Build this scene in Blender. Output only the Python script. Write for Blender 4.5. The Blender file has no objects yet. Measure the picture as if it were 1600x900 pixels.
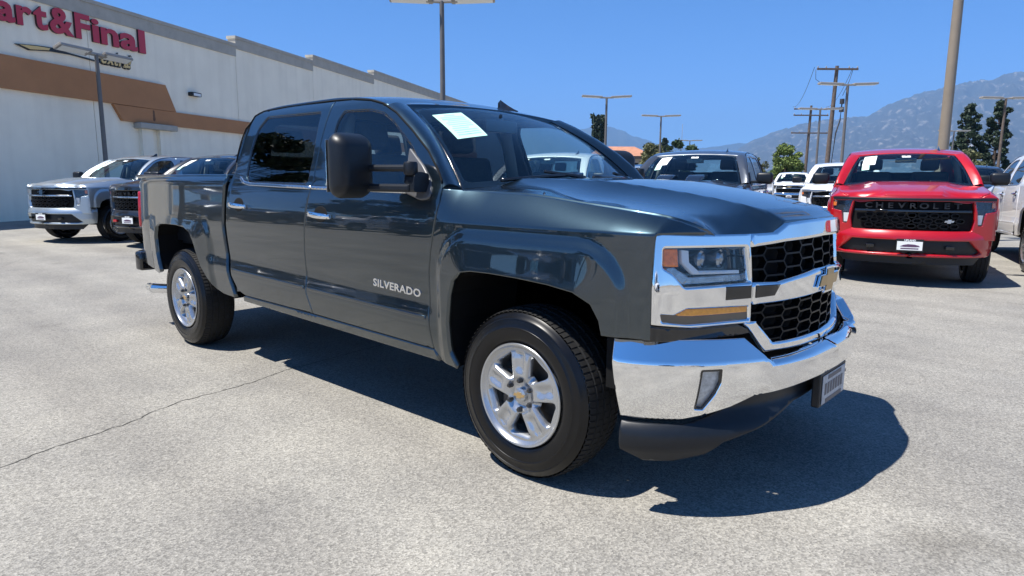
import bpy, bmesh, math, random
import numpy as np
from mathutils import Vector, Matrix
from mathutils.geometry import delaunay_2d_cdt
random.seed(7); RNG = np.random.default_rng(7)
R = math.radians
sc = bpy.context.scene
col = sc.collection

# ------------------------------------------------------------------ camera
cam_d = bpy.data.cameras.new('camera'); cam = bpy.data.objects.new('camera', cam_d); col.objects.link(cam)
cam_d.sensor_width = 36.0; cam_d.lens = 36*1044.55/1600; cam_d.clip_start = .05; cam_d.clip_end = 60000
_yaw, _pit, _rol = R(132.305), R(-9.181), R(.306)
_F = Vector((math.cos(_pit)*math.cos(_yaw), math.cos(_pit)*math.sin(_yaw), math.sin(_pit)))
_R = Vector((math.sin(_yaw), -math.cos(_yaw), 0)); _U = _R.cross(_F)
_R2 = _R*math.cos(_rol)+_U*math.sin(_rol); _U2 = _U*math.cos(_rol)-_R*math.sin(_rol)
M = Matrix((_R2, _U2, -_F)).transposed().to_4x4(); M.translation = Vector((1.9263, -3.1440, 1.3534))
cam.matrix_world = M
sc.camera = cam
# ------------------------------------------------------------------ sky, sun, exposure
SUN_TRAVEL = Vector((.25, .43, -1.0)).normalized()
to_sun = -SUN_TRAVEL
world = bpy.data.worlds.new('World'); sc.world = world; world.use_nodes = True
wn = world.node_tree; bg = wn.nodes['Background']
sky = wn.nodes.new('ShaderNodeTexSky'); sky.sky_type = 'NISHITA'; sky.sun_disc = False
sky.sun_elevation = math.asin(to_sun.z); sky.sun_rotation = math.atan2(to_sun.x, to_sun.y)
sky.altitude = 400; sky.air_density = .40; sky.dust_density = 0.0; sky.ozone_density = 6.0
hs = wn.nodes.new('ShaderNodeHueSaturation'); hs.inputs['Saturation'].default_value = 1.22
wn.links.new(sky.outputs[0], hs.inputs['Color']); wn.links.new(hs.outputs[0], bg.inputs[0]); bg.inputs[1].default_value = .15
sun_d = bpy.data.lights.new('sun', 'SUN'); sun_d.energy = 5.0; sun_d.angle = R(.53); sun_d.color = (1, .955, .89)
sun = bpy.data.objects.new('sun', sun_d); col.objects.link(sun)
sun.rotation_euler = SUN_TRAVEL.to_track_quat('-Z', 'Y').to_euler(); sun.location = (0, 0, 30)
vs = sc.view_settings; vs.view_transform = 'Standard'; vs.look = 'None'; vs.exposure = 0.92; vs.gamma = 1.0; vs.use_curve_mapping = False
sc.cycles.max_bounces = 7; sc.cycles.transparent_max_bounces = 16; sc.cycles.glossy_bounces = 6

# ------------------------------------------------------------------ materials
def mat(name, base, rough=.5, metal=0., coat=0., spec=.5, var=0., vscale=8., bump=0., bscale=60., emit=None, coatr=.02, tint=None):
    m = bpy.data.materials.new(name); m.use_nodes = True; nt = m.node_tree; b = nt.nodes['Principled BSDF']
    b.inputs['Base Color'].default_value = (*base, 1); b.inputs['Roughness'].default_value = rough
    b.inputs['Metallic'].default_value = metal; b.inputs['Coat Weight'].default_value = coat
    b.inputs['Coat Roughness'].default_value = coatr; b.inputs['Specular IOR Level'].default_value = spec
    if emit: b.inputs['Emission Color'].default_value = (*emit[:3], 1); b.inputs['Emission Strength'].default_value = emit[3]
    if var or bump:
        tc = nt.nodes.new('ShaderNodeTexCoord')
    if var:
        n = nt.nodes.new('ShaderNodeTexNoise'); n.inputs['Scale'].default_value = vscale; n.inputs['Detail'].default_value = 6
        n.inputs['Roughness'].default_value = .65
        nt.links.new(tc.outputs['Object'], n.inputs['Vector'])
        cr = nt.nodes.new('ShaderNodeValToRGB')
        t = tint or base
        cr.color_ramp.elements[0].position = .3; cr.color_ramp.elements[1].position = .7
        cr.color_ramp.elements[0].color = (*[max(0, c*(1-var)) for c in base], 1)
        cr.color_ramp.elements[1].color = (*[min(1, c*(1+var)) for c in t], 1)
        nt.links.new(n.outputs[0], cr.inputs[0]); nt.links.new(cr.outputs[0], b.inputs['Base Color'])
    if bump:
        n2 = nt.nodes.new('ShaderNodeTexNoise'); n2.inputs['Scale'].default_value = bscale; n2.inputs['Detail'].default_value = 4
        nt.links.new(tc.outputs['Object'], n2.inputs['Vector'])
        bp = nt.nodes.new('ShaderNodeBump'); bp.inputs['Strength'].default_value = bump; bp.inputs['Distance'].default_value = .01
        nt.links.new(n2.outputs[0], bp.inputs['Height']); nt.links.new(bp.outputs[0], b.inputs['Normal'])
    return m

def glass(name, tint, rough=0., ior=1.5):
    """thin window pane: fresnel reflection over tinted see-through"""
    m = bpy.data.materials.new(name); m.use_nodes = True; nt = m.node_tree; nt.nodes.clear()
    o = nt.nodes.new('ShaderNodeOutputMaterial'); mx = nt.nodes.new('ShaderNodeMixShader')
    tr = nt.nodes.new('ShaderNodeBsdfTransparent'); tr.inputs[0].default_value = (*tint, 1)
    gl = nt.nodes.new('ShaderNodeBsdfGlossy'); gl.inputs['Roughness'].default_value = rough
    lw = nt.nodes.new('ShaderNodeLayerWeight'); lw.inputs[0].default_value = .5
    pw = nt.nodes.new('ShaderNodeMath'); pw.operation = 'POWER'; pw.inputs[1].default_value = 4.6
    f0 = ((ior-1)/(ior+1))**2*1.9
    mu = nt.nodes.new('ShaderNodeMath'); mu.operation = 'MULTIPLY_ADD'; mu.inputs[1].default_value = 1-f0; mu.inputs[2].default_value = f0; mu.use_clamp = True
    nt.links.new(lw.outputs['Facing'], pw.inputs[0]); nt.links.new(pw.outputs[0], mu.inputs[0]); nt.links.new(mu.outputs[0], mx.inputs[0])
    nt.links.new(tr.outputs[0], mx.inputs[1]); nt.links.new(gl.outputs[0], mx.inputs[2]); nt.links.new(mx.outputs[0], o.inputs[0])
    return m

def paint(name, base, flake=.5, metal=.6, rough=.34, ci=1.5):
    m = mat(name, base, rough=rough, metal=metal, coat=1.0, coatr=.02)
    nt = m.node_tree; b = nt.nodes['Principled BSDF']; b.inputs['Coat IOR'].default_value = ci
    tc = nt.nodes.new('ShaderNodeTexCoord'); v = nt.nodes.new('ShaderNodeTexVoronoi'); v.inputs['Scale'].default_value = 900
    nt.links.new(tc.outputs['Object'], v.inputs['Vector'])
    mp = nt.nodes.new('ShaderNodeMapRange'); mp.inputs[3].default_value = 1-flake*.5; mp.inputs[4].default_value = 1+flake
    nt.links.new(v.outputs['Color'], mp.inputs[0])
    mx = nt.nodes.new('ShaderNodeVectorMath'); mx.operation = 'SCALE'; mx.inputs[0].default_value = base
    nt.links.new(mp.outputs[0], mx.inputs['Scale']); nt.links.new(mx.outputs[0], b.inputs['Base Color'])
    # faint orange peel in the clear coat
    n = nt.nodes.new('ShaderNodeTexNoise'); n.inputs['Scale'].default_value = 5; n.inputs['Detail'].default_value = 1
    nt.links.new(tc.outputs['Object'], n.inputs['Vector'])
    bp = nt.nodes.new('ShaderNodeBump'); bp.inputs['Strength'].default_value = .012; bp.inputs['Distance'].default_value = .02
    nt.links.new(n.outputs[0], bp.inputs['Height']); nt.links.new(bp.outputs[0], b.inputs['Coat Normal'])
    return m

MT = {}
MT['paint'] = paint('graphite_paint', (.023, .038, .047), .3, .97, .35, 1.8)
MT['chrome'] = mat('chrome', (.86, .87, .88), rough=.035, metal=1, bump=.012, bscale=7)
MT['chrome2'] = mat('satin_metal', (.62, .63, .64), rough=.22, metal=1)
MT['rubber'] = mat('tyre_rubber', (.004, .004, .0045), rough=.27, spec=.35, var=.25, vscale=30)
MT['tread'] = mat('tread_rubber', (.014, .014, .014), rough=.7, spec=.3)
MT['black'] = mat('black_plastic', (.008, .0105, .0145), rough=.40, spec=.4, var=.15, vscale=40, bump=.05, bscale=700)
MT['sail'] = mat('mirror_sail_grey', (.085, .086, .09), rough=.38, bump=.03, bscale=700)
MT['gloss'] = mat('gloss_black', (.008, .008, .009), rough=.08, coat=.6)
MT['meshblk'] = mat('grille_black', (.006, .006, .007), rough=.36, spec=.22)
MT['deep'] = mat('underbody_black', (.008, .008, .008), rough=.85, spec=.2)
MT['alu'] = mat('wheel_aluminium', (.46, .47, .48), rough=.27, metal=.8, coat=.5, coatr=.08)
MT['alud'] = mat('wheel_barrel_grey', (.28, .28, .29), rough=.45, metal=.8)
MT['nut'] = mat('lug_steel', (.10, .10, .10), rough=.3, metal=.9)
MT['iron'] = mat('brake_iron', (.12, .11, .10), rough=.5, metal=.7, var=.3, vscale=30)
MT['gold'] = mat('gold_emblem', (.50, .34, .15), rough=.3, metal=.6)
MT['fogref'] = mat('fog_reflector', (.55, .56, .57), rough=.3, metal=.3, var=.3, vscale=50)
MT['amber'] = mat('amber_lens', (.86, .20, .03), rough=.15, coat=1, var=.25, vscale=60)
MT['orange'] = mat('turn_lens', (.92, .33, .03), rough=.12, coat=1, var=.2, vscale=50)
MT['red_lens'] = mat('red_lens', (.45, .01, .02), rough=.1, coat=1)
MT['drl'] = mat('lamp_white', (.75, .76, .76), rough=.25, coat=.5)
MT['reflector'] = mat('lamp_reflector', (.35, .36, .38), rough=.15, metal=.9, var=.4, vscale=40)
MT['smoke'] = mat('smoked_lamp', (.10, .075, .055), rough=.1, coat=1)
MT['lensglass'] = glass('lamp_glass', (.93, .95, .96), ior=1.45)
MT['wind'] = glass('windshield_glass', (.80, .92, .90), ior=1.5)
MT['side'] = glass('side_glass', (.74, .84, .83), ior=1.55)
MT['priv'] = glass('privacy_glass', (.10, .11, .12), ior=1.6)
MT['interior'] = mat('interior_trim', (.03, .031, .033), rough=.7, var=.2, vscale=20)
MT['seat'] = mat('seat_cloth', (.045, .045, .047), rough=.9, var=.2, vscale=60)
MT['liner'] = mat('headliner', (.22, .22, .21), rough=.95)
MT['paper'] = mat('paper_green', (.50, .86, .74), rough=.75)
MT['paperw'] = mat('paper_white', (.82, .84, .82), rough=.8)
MT['ink'] = mat('printed_ink', (.30, .55, .48), rough=.8)
MT['plate'] = mat('plate_grey', (.42, .44, .46), rough=.4, var=.3, vscale=25)
MT['plateb'] = mat('plate_print', (.05, .06, .09), rough=.4)

# ------------------------------------------------------------------ object helpers
def tag(o, label=None, cat=None, group=None, kind=None):
    if label: o['label'] = label
    if cat: o['category'] = cat
    if group: o['group'] = group
    if kind: o['kind'] = kind
    return o
def empty(name, loc=(0, 0, 0), rz=0., label=None, cat=None, group=None):
    e = bpy.data.objects.new(name, None); col.objects.link(e); e.location = loc; e.rotation_euler = (0, 0, rz)
    e.empty_display_size = .2
    return tag(e, label, cat, group)
def link(name, me, m, parent=None):
    o = bpy.data.objects.new(name, me); col.objects.link(o)
    if m is not None:
        for q in (m if isinstance(m, (list, tuple)) else [m]): me.materials.append(q)
    if parent is not None: o.parent = parent
    return o
def mesh(name, vs_, fs, m, parent=None, smooth=False, normals=None, mi=None):
    me = bpy.data.meshes.new(name); me.from_pydata([tuple(map(float, v)) for v in vs_], [], [tuple(map(int, f)) for f in fs])
    if smooth or normals is not None: me.polygons.foreach_set('use_smooth', [True]*len(me.polygons))
    if mi is not None: me.polygons.foreach_set('material_index', list(mi))
    me.update()
    if normals is not None: me.normals_split_custom_set_from_vertices([tuple(map(float, n)) for n in normals])
    return link(name, me, m, parent)

class MB:
    """collects boxes, tubes, lathes and prisms into one mesh"""
    def __init__(s): s.v = []; s.f = []
    def add(s, vs_, fs):
        k = len(s.v); s.v += [tuple(map(float, v)) for v in vs_]; s.f += [tuple(k+i for i in f) for f in fs]; return s
    def box(s, x0, x1, y0, y1, z0, z1, mtx=None):
        V = [Vector((x, y, z)) for x in (x0, x1) for y in (y0, y1) for z in (z0, z1)]
        if mtx is not None: V = [mtx @ v for v in V]
        return s.add(V, [(0, 1, 3, 2), (4, 6, 7, 5), (0, 4, 5, 1), (2, 3, 7, 6), (0, 2, 6, 4), (1, 5, 7, 3)])
    def prism(s, poly, fn, d0, d1):
        n = len(poly); V = [fn(a, b, d0) for a, b in poly]+[fn(a, b, d1) for a, b in poly]
        return s.add(V, [tuple(range(n))[::-1], tuple(range(n, 2*n))]+[(i, (i+1) % n, n+(i+1) % n, n+i) for i in range(n)])
    def tube(s, pts, r, n=8, cap=True):
        pts = [Vector(p) for p in pts]; rr = r if isinstance(r, (list, tuple)) else [r]*len(pts)
        V = []; F = []; up = Vector((0, 0, 1))
        for i, p in enumerate(pts):
            t = (pts[min(i+1, len(pts)-1)]-pts[max(i-1, 0)]).normalized()
            a = t.cross(up)
            if a.length < .05: a = t.cross(Vector((1, 0, 0)))
            a.normalize(); b = t.cross(a)
            V += [p+(a*math.cos(2*math.pi*k/n)+b*math.sin(2*math.pi*k/n))*rr[i] for k in range(n)]
        for i in range(len(pts)-1):
            for k in range(n): F.append((i*n+k, i*n+(k+1) % n, (i+1)*n+(k+1) % n, (i+1)*n+k))
        if cap: F += [tuple(range(n))[::-1], tuple(range((len(pts)-1)*n, len(pts)*n))]
        return s.add(V, F)
    def lathe(s, prof, n=48, c=(0, 0, 0), axis='y'):
        V = []; F = []; m = len(prof)
        for k in range(n):
            a = 2*math.pi*k/n; ca, sa = math.cos(a), math.sin(a)
            for r, h in prof:
                V.append((c[0]+r*ca, c[1]+h, c[2]+r*sa) if axis == 'y' else (c[0]+r*ca, c[1]+r*sa, c[2]+h) if axis == 'z' else (c[0]+h, c[1]+r*ca, c[2]+r*sa))
        for k in range(n):
            for j in range(m-1): F.append((k*m+j, k*m+j+1, ((k+1) % n)*m+j+1, ((k+1) % n)*m+j))
        return s.add(V, F)
    def build(s, name, m, parent=None, smooth=False, bevel=0., seg=2, angle=None):
        me = bpy.data.meshes.new(name); me.from_pydata(s.v, [], s.f)
        bm = bmesh.new(); bm.from_mesh(me)
        bmesh.ops.recalc_face_normals(bm, faces=bm.faces)
        if bevel: bmesh.ops.bevel(bm, geom=list(bm.edges), offset=bevel, segments=seg, affect='EDGES', profile=.5, clamp_overlap=True)
        if angle is not None:
            for e in bm.edges:
                if len(e.link_faces) == 2 and e.calc_face_angle(0) > angle: e.smooth = False
            smooth = True
        bm.to_mesh(me); bm.free()
        if smooth: me.polygons.foreach_set('use_smooth', [True]*len(me.polygons))
        me.update()
        return link(name, me, m, parent)

def pchip(xs, ys):
    xs = np.array(xs, float); ys = np.array(ys, float); h = np.diff(xs); d = np.diff(ys)/h; m = np.zeros(len(xs))
    for i in range(1, len(xs)-1):
        if d[i-1]*d[i] > 0:
            w1 = 2*h[i]+h[i-1]; w2 = h[i]+2*h[i-1]; m[i] = (w1+w2)/(w1/d[i-1]+w2/d[i])
    m[0] = d[0]; m[-1] = d[-1]
    def f(x):
        x = np.clip(x, xs[0], xs[-1]); i = np.clip(np.searchsorted(xs, x)-1, 0, len(h)-1); t = (x-xs[i])/h[i]
        return ys[i]*(1+2*t)*(1-t)**2+h[i]*m[i]*t*(1-t)**2+ys[i+1]*t*t*(3-2*t)+h[i]*m[i+1]*t*t*(t-1)
    return f
def sst(a, b, x):
    t = np.clip((x-a)/(b-a), 0, 1); return t*t*(3-2*t)

def area(P): P = np.asarray(P, float); return .5*np.sum(P[:, 0]*np.roll(P[:, 1], -1)-np.roll(P[:, 0], -1)*P[:, 1])
def ccw(P): P = np.asarray(P, float); return P if area(P) > 0 else P[::-1]
def fillet(P, r, n=5):
    """round the corners of a polygon"""
    P = ccw(P); out = []
    for i in range(len(P)):
        a, b, c = P[i-1], P[i], P[(i+1) % len(P)]; u = a-b; v = c-b; lu, lv = np.linalg.norm(u), np.linalg.norm(v)
        rr = min(r if np.isscalar(r) else r[i], .45*lu, .45*lv)
        if rr < 1e-5: out.append(b); continue
        p0 = b+u/lu*rr; p1 = b+v/lv*rr
        for k in range(n+1):
            t = k/n; out.append((1-t)**2*p0+2*t*(1-t)*b+t*t*p1)
    return np.array(out)
def resample(P, h):
    out = []
    for i in range(len(P)):
        a, b = P[i], P[(i+1) % len(P)]; L = np.linalg.norm(b-a)
        if L < 1e-6: continue
        k = max(1, int(math.ceil(L/h)))
        for j in range(k): out.append(a+(b-a)*j/k)
    return np.array(out)
def edge_n(P):
    t1 = P-np.roll(P, 1, 0); t2 = np.roll(P, -1, 0)-P
    t1 /= np.linalg.norm(t1, axis=1)[:, None]+1e-12; t2 /= np.linalg.norm(t2, axis=1)[:, None]+1e-12
    t = t1+t2; t /= np.linalg.norm(t, axis=1)[:, None]+1e-12
    c = np.clip(np.sum(t*t2, axis=1), .35, 1)
    return np.stack([t[:, 1], -t[:, 0]], -1), c            # outward normal of a ccw loop
def inset(P, d):
    P = ccw(P); n, c = edge_n(P); return P-n*(d/c)[:, None]
def inside(P, q):
    q = np.asarray(q); x, y = q[:, 0], q[:, 1]; r = np.zeros(len(q), bool)
    for i in range(len(P)):
        x0, y0 = P[i]; x1, y1 = P[(i+1) % len(P)]
        with np.errstate(divide='ignore', invalid='ignore'):
            r ^= ((y0 > y) != (y1 > y)) & (x < (x1-x0)*(y-y0)/(y1-y0)+x0)
    return r
def dist(P, q):
    d = np.full(len(q), 1e9)
    for i in range(len(P)):
        a = P[i]; b = P[(i+1) % len(P)]; ab = b-a; L = ab@ab+1e-15
        t = np.clip(((q-a)@ab)/L, 0, 1); d = np.minimum(d, np.linalg.norm(q-(a+t[:, None]*ab), axis=1))
    return d
def panel(name, outline, S, m, parent=None, h=.03, holes=(), flange=.018, flip=False, edge=.004, gap=0., drop=.0012):
    """sheet of any outline laid on the surface S(u,v); rolled edge and flange give it thickness"""
    P = ccw(outline)
    if gap: P = inset(P, gap)
    loops = [resample(P, h)]+[resample(ccw(q), h)[::-1] for q in holes]
    pts = []; eds = []; ring = []
    for L in loops:
        k = len(pts); n = len(L); pts += list(L); eds += [(k+i, k+(i+1) % n) for i in range(n)]
    nb = len(pts)
    for L in loops:
        nn, c = edge_n(L); ring.append(L-nn*edge)
    ring = np.concatenate(ring); B = np.array(pts)
    lo, hi = B.min(0), B.max(0)
    gx = np.arange(lo[0]+h/2, hi[0], h); gy = np.arange(lo[1]+h/2, hi[1], h)
    G = np.stack(np.meshgrid(gx, gy), -1).reshape(-1, 2) if len(gx) and len(gy) else np.zeros((0, 2))
    cand = np.concatenate([ring, G]); ok = inside(loops[0], cand)
    for L in loops[1:]: ok &= ~inside(L, cand)
    dd = np.full(len(cand), 1e9)
    for L in loops: dd = np.minimum(dd, dist(L, cand))
    ok[:len(ring)] &= dd[:len(ring)] > edge*.6
    ok[len(ring):] &= dd[len(ring):] > max(h*.45, edge*1.5)
    cand = cand[ok]
    allp = np.concatenate([B, cand])
    vo, eo, fo, ov, _, _ = delaunay_2d_cdt([Vector((float(a), float(b))) for a, b in allp], eds, [], 0, 1e-7)
    uv = np.array([tuple(v) for v in vo]); src = [min(o) if o else -1 for o in ov]
    T = np.array([tuple(f) for f in fo if len(f) == 3]); cen = uv[T].mean(1)
    keep = inside(loops[0], cen)
    for L in loops[1:]: keep &= ~inside(L, cen)
    T = T[keep]
    pos = np.stack(S(uv[:, 0], uv[:, 1]), -1).astype(float); e = 2e-3
    du = np.stack(S(uv[:, 0]+e, uv[:, 1]), -1)-np.stack(S(uv[:, 0]-e, uv[:, 1]), -1)
    dv = np.stack(S(uv[:, 0], uv[:, 1]+e), -1)-np.stack(S(uv[:, 0], uv[:, 1]-e), -1)
    N = np.cross(du, dv); N /= np.linalg.norm(N, axis=1)[:, None]+1e-12
    sg = -1. if flip else 1.; N *= sg
    nrm = N.copy(); inv = {s: i for i, s in enumerate(src) if 0 <= s < nb}
    V = list(pos); Nn = list(nrm); F = [tuple(t) if not flip else tuple(t[::-1]) for t in T]
    k0 = 0
    for L in loops:
        n = len(L); en, c = edge_n(L); low = []
        for i in range(n):
            j = inv.get(k0+i)
            if j is None: low.append(None); continue
            o3 = du[j]/(2*e)*en[i, 0]+dv[j]/(2*e)*en[i, 1]; o3 = o3-N[j]*(o3@N[j]); o3 /= np.linalg.norm(o3)+1e-12
            V[j] = pos[j]-N[j]*drop; a = N[j]+o3; Nn[j] = a/np.linalg.norm(a)
            V.append(pos[j]-N[j]*flange); Nn.append(o3); low.append((j, len(V)-1))
        for i in range(n):
            a, b = low[i], low[(i+1) % n]
            if a and b and flange > 0:
                q = (a[0], a[1], b[1], b[0]); F.append(q if not flip else q[::-1])
        k0 += n
    return mesh(name, V, F, m, parent, normals=Nn)

def text(name, body, size, depth, m, parent, mtx, sx=1., shear=0., bold=0., align='CENTER', spacing=1.):
    cu = bpy.data.curves.new(name, 'FONT'); cu.body = body; cu.size = size; cu.extrude = depth; cu.align_x = align
    cu.shear = shear; cu.offset = bold; cu.resolution_u = 3; cu.space_character = spacing
    ob = bpy.data.objects.new(name, cu); col.objects.link(ob); bpy.context.view_layer.update()
    me = bpy.data.meshes.new_from_object(ob.evaluated_get(bpy.context.evaluated_depsgraph_get()))
    bpy.data.objects.remove(ob); bpy.data.curves.remove(cu)
    me.transform(mtx @ Matrix.Diagonal((sx, 1, 1, 1)))
    me.materials.clear()
    return link(name, me, m, parent)
def frame(o, x, y):
    """matrix with local x,y along given world directions at origin o"""
    x = Vector(x).normalized(); y = Vector(y); z = x.cross(y).normalized(); y = z.cross(x)
    Mx = Matrix((x, y, z)).transposed().to_4x4(); Mx.translation = Vector(o); return Mx

# ================================================================== pickup body surfaces (metres, x forward, y to the left, z up)
W0 = pchip([.36,.42,.50,.60,.665,.690,.775,.85,.95,1.05,1.15,1.22,1.28,1.315,1.34,1.42,1.5,1.58,1.65,1.75,1.80,1.84],
           [.925,.942,.966,.984,.992,.990,.979,.9835,.9885,.9905,.987,.979,.967,.955,.943,.920,.893,.865,.838,.792,.765,.72])
W1 = pchip([.36,.45,.60,.80,.95,1.05,1.15,1.22,1.28,1.315,1.4], [.93,.958,.980,.988,.9905,.9912,.990,.983,.970,.955,.92])
Zc = pchip([-.7,-.58,-.08,.273,.527,.632,.69,.73,.765], [1.312,1.308,1.297,1.264,1.237,1.222,1.206,1.185,1.156])
Pl = pchip([-4.9,-4.75,-4.66,-4.5,-4.2,-3.6,-2.6,-.6,.1,.45,.55,.60,.645,.68,.725,.77], [.30,.16,.085,.035,.012,0,0,0,.001,.008,.018,.028,.045,.088,.168,.255])
def rbox(x, z, cx, cz, hx, hz, r):
    qx = np.abs(x-cx)-hx+r; qz = np.abs(z-cz)-hz+r
    return np.hypot(np.maximum(qx, 0), np.maximum(qz, 0))+np.minimum(np.maximum(qx, qz), 0)-r
def Wc(x): return .945-.065*sst(-.62, -.25, x)
def Ec(x): return Wc(x)-Pl(x)+.09*sst(.62, .765, x)          # hood edge: the crest of the fender
def W(x, z):
    zz = z+.022*(x+1.67)*sst(.5, .6, z)*(1-sst(.85, .95, z))
    f = sst(-.62, -.50, x); fb = sst(-3.0, -3.25, x)
    w = W0(zz)*(1-np.maximum(f, fb))+W1(z)*np.maximum(f, fb)
    t = np.clip((z-1.15)/(Zc(x)-1.15), 0, 1.15); b = sst(-.60, -.42, x)
    w = np.where(z > 1.15, w*(1-b)+(.990-(.990-Ec(x)-Pl(x))*(.55*t+.45*t*t))*b, w)
    d = -rbox(x, z, .01, .55, .550, .575, .24)
    w = w+(.017*sst(-.008, .055, d)+.028*sst(.0, .36, d))*sst(.3, .5, z)
    d = -rbox(x, z, -3.665, .45, .62, .70, .28)
    w = w+(.014*sst(-.005, .06, d)+.024*sst(0, .28, d))*sst(.3, .5, z)
    bb = sst(-2.72, -2.80, x)
    wb = .990-.010*sst(1.0, 1.3, z)-.035*np.clip((z-1.30)/.07, 0, 1.5)**2
    w = np.where(z > 1.05, w*(1-bb)+(wb+(w-W1(np.minimum(z, 1.15)))*0)*bb, w)
    return w-Pl(x)
class Plan:
    """symmetric plan curve walked by arc length s (s<0 on the near side)"""
    def __init__(s, f, ymax):
        y = np.concatenate([np.linspace(0, ymax*.9, 200), np.linspace(ymax*.9, ymax, 200)[1:]]); x = f(y)
        s.s = np.concatenate([[0], np.cumsum(np.hypot(np.diff(x), np.diff(y)))]); s.x = x; s.y = y
        tx = np.gradient(x, s.s); ty = np.gradient(y, s.s); s.nx = ty/np.hypot(tx, ty); s.ny = -tx/np.hypot(tx, ty)
        s.tx = tx[-1]; s.ty = ty[-1]
    def y2s(s, y): return math.copysign(float(np.interp(abs(y), s.y, s.s)), y)
    def at(s, q, off):
        a = np.abs(q); sg = np.sign(q); ex = np.maximum(a-s.s[-1], 0)
        x = np.interp(a, s.s, s.x)+ex*s.tx; y = np.interp(a, s.s, s.y)+ex*s.ty
        return x+np.interp(a, s.s, s.nx)*off, sg*(y+np.interp(a, s.s, s.ny)*off)
XF = Plan(pchip([0,.15,.30,.42,.49,.60,.72,.82,.90,.945,.972], [.965,.957,.935,.90,.87,.825,.775,.725,.68,.645,.60]), .972)
XB = Plan(pchip([0,.2,.4,.55,.68,.78,.86,.92,.96,.985,1.0], [1.055,1.045,1.01,.96,.89,.82,.745,.67,.60,.53,.43]), 1.0)
def rake(z): return -.10*(z-.95)*(z > .95)-.0*z
def SF(off=0.):
    def S(q, z):
        x, y = XF.at(q, off+rake(z)); return x, y, z
    return S
def zk(q): return .653-.024*(1-sst(XB.y2s(.50), XB.y2s(.575), np.abs(q)))
def SB(off=0.):
    def S(q, z):
        k = zk(q); up = np.clip(z-k, 0, 1); dn = np.clip(k-z, 0, 1)
        c = 1-sst(XB.y2s(.50), XB.y2s(.575), np.abs(q)); o = -(.46+2.6*c)*up-.045*(dn/.24)**2.2
        x, y = XB.at(q, off+o); return x, y, z
    return S
def fy(P, C=None): return [((C or XF).y2s(a), b) for a, b in P]
def mir(P): return [(-a, b) for a, b in P]
def WS(off=0.):
    def S(u, v):
        bx, by, bz = -.36-.17*u*u, .83*u, 1.345-.035*u*u
        tx, ty, tz = -1.165+.02*u*u, .63*u, 1.797-.040*u*u
        k = (.04*np.sin(np.pi*np.clip(v, 0, 1))+off)
        return bx+(tx-bx)*v+.5*k, by+(ty-by)*v, bz+(tz-bz)*v+.86*k
    return S
Zp = pchip([-.7,-.45,0,.3,.6,.8,.93], [1.368,1.368,1.360,1.328,1.282,1.238,1.200])
Yr = pchip([-.7,-.45,0,.5,.85,1.0], [.53,.50,.45,.37,.32,.30])
XH = pchip([0,.30,.345,.41,.49,.62,.75,.90], [.915,.89,.885,.868,.846,.80,.745,.66])
def hoodz(x, y):
    a = np.abs(y); wc = Ec(x); yr = Yr(x); zc = Zc(x); zp = Zp(x)
    t = np.clip((wc-a)/(wc-yr), 0, 1)
    z = zc+(zp-zc-.004)*(.10*t+.90*t**2.6)
    pl = zp-.004+.006*(1-np.clip(a/yr, 0, 1)**2)
    k = sst(-.008, .008, yr-a)
    z = z*(1-k)+pl*k
    fr = x-XH(a); z = z-.034*sst(-.13, .0, fr)*sst(.30, .42, a)*(1-sst(.60, .745, a))-.016*sst(-.10, 0., fr)*(1-sst(.60, .745, a))
    return z
zr_ = pchip([-2.76,-2.66,-2.55,-2.327,-1.816,-1.5,-1.342,-1.14], [1.790,1.815,1.828,1.836,1.838,1.824,1.806,1.757])
zt_ = pchip([-2.76,-2.6,-2.3,-1.8,-1.4,-1.165], [1.835,1.865,1.888,1.892,1.858,1.802])
def roofz(x, y): a = np.clip(np.abs(y)/.79, 0, 1.2); return zr_(x)+(zt_(x)-zr_(x))*(1-a**2.3)

FRONT_ARCH = [(-.407,.432),(-.445,.518),(-.452,.658),(-.430,.80),(-.40,.875),(-.345,.922),(-.27,.934),(-.15,.936),(.009,.932),(.185,.922),(.32,.905),(.40,.866),(.437,.805),(.45,.745)]
REAR_ARCH = [(-3.05,.535),(-3.135,.604),(-3.215,.70),(-3.26,.80),(-3.30,.885),(-3.36,.945),(-3.46,.978),(-3.60,.988),(-3.80,.988),(-3.97,.980),(-4.05,.950),(-4.095,.864),(-4.085,.714),(-4.03,.575)]
GAP_FF = [(-.587,.502),(-.600,.69),(-.595,.90),(-.578,1.0),(-.545,1.15),(-.527,1.25),(-.530,1.312)]
GAP_FR = [(-1.711,.528),(-1.752,.66),(-1.756,.80),(-1.754,.913),(-1.735,1.11),(-1.702,1.27),(-1.690,1.321),(-1.706,1.474),(-1.722,1.659),(-1.735,1.830)]
A_LINE = [(-1.55,1.825),(-1.342,1.803),(-1.20,1.772),(-1.05,1.712),(-.871,1.612),(-.694,1.497),(-.590,1.405),(-.548,1.352)]
GAP_RR = [(-2.60,.536),(-2.70,.565),(-2.757,.66),(-2.785,.82),(-2.797,1.033),(-2.782,1.184),(-2.755,1.34),(-2.752,1.467),(-2.738,1.700),(-2.700,1.790),(-2.62,1.822),(-2.327,1.834)]
BED_FRONT = [(-2.77,.50),(-2.815,.64),(-2.842,.81),(-2.858,1.03),(-2.846,1.183),(-2.825,1.28),(-2.815,1.372)]
FW = [(-1.552,1.312),(-1.575,1.45),(-1.603,1.628),(-1.606,1.70),(-1.575,1.757),(-1.303,1.748),(-1.17,1.722),(-1.05,1.668),(-.835,1.528),(-.70,1.40),(-.64,1.302)]
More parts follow.
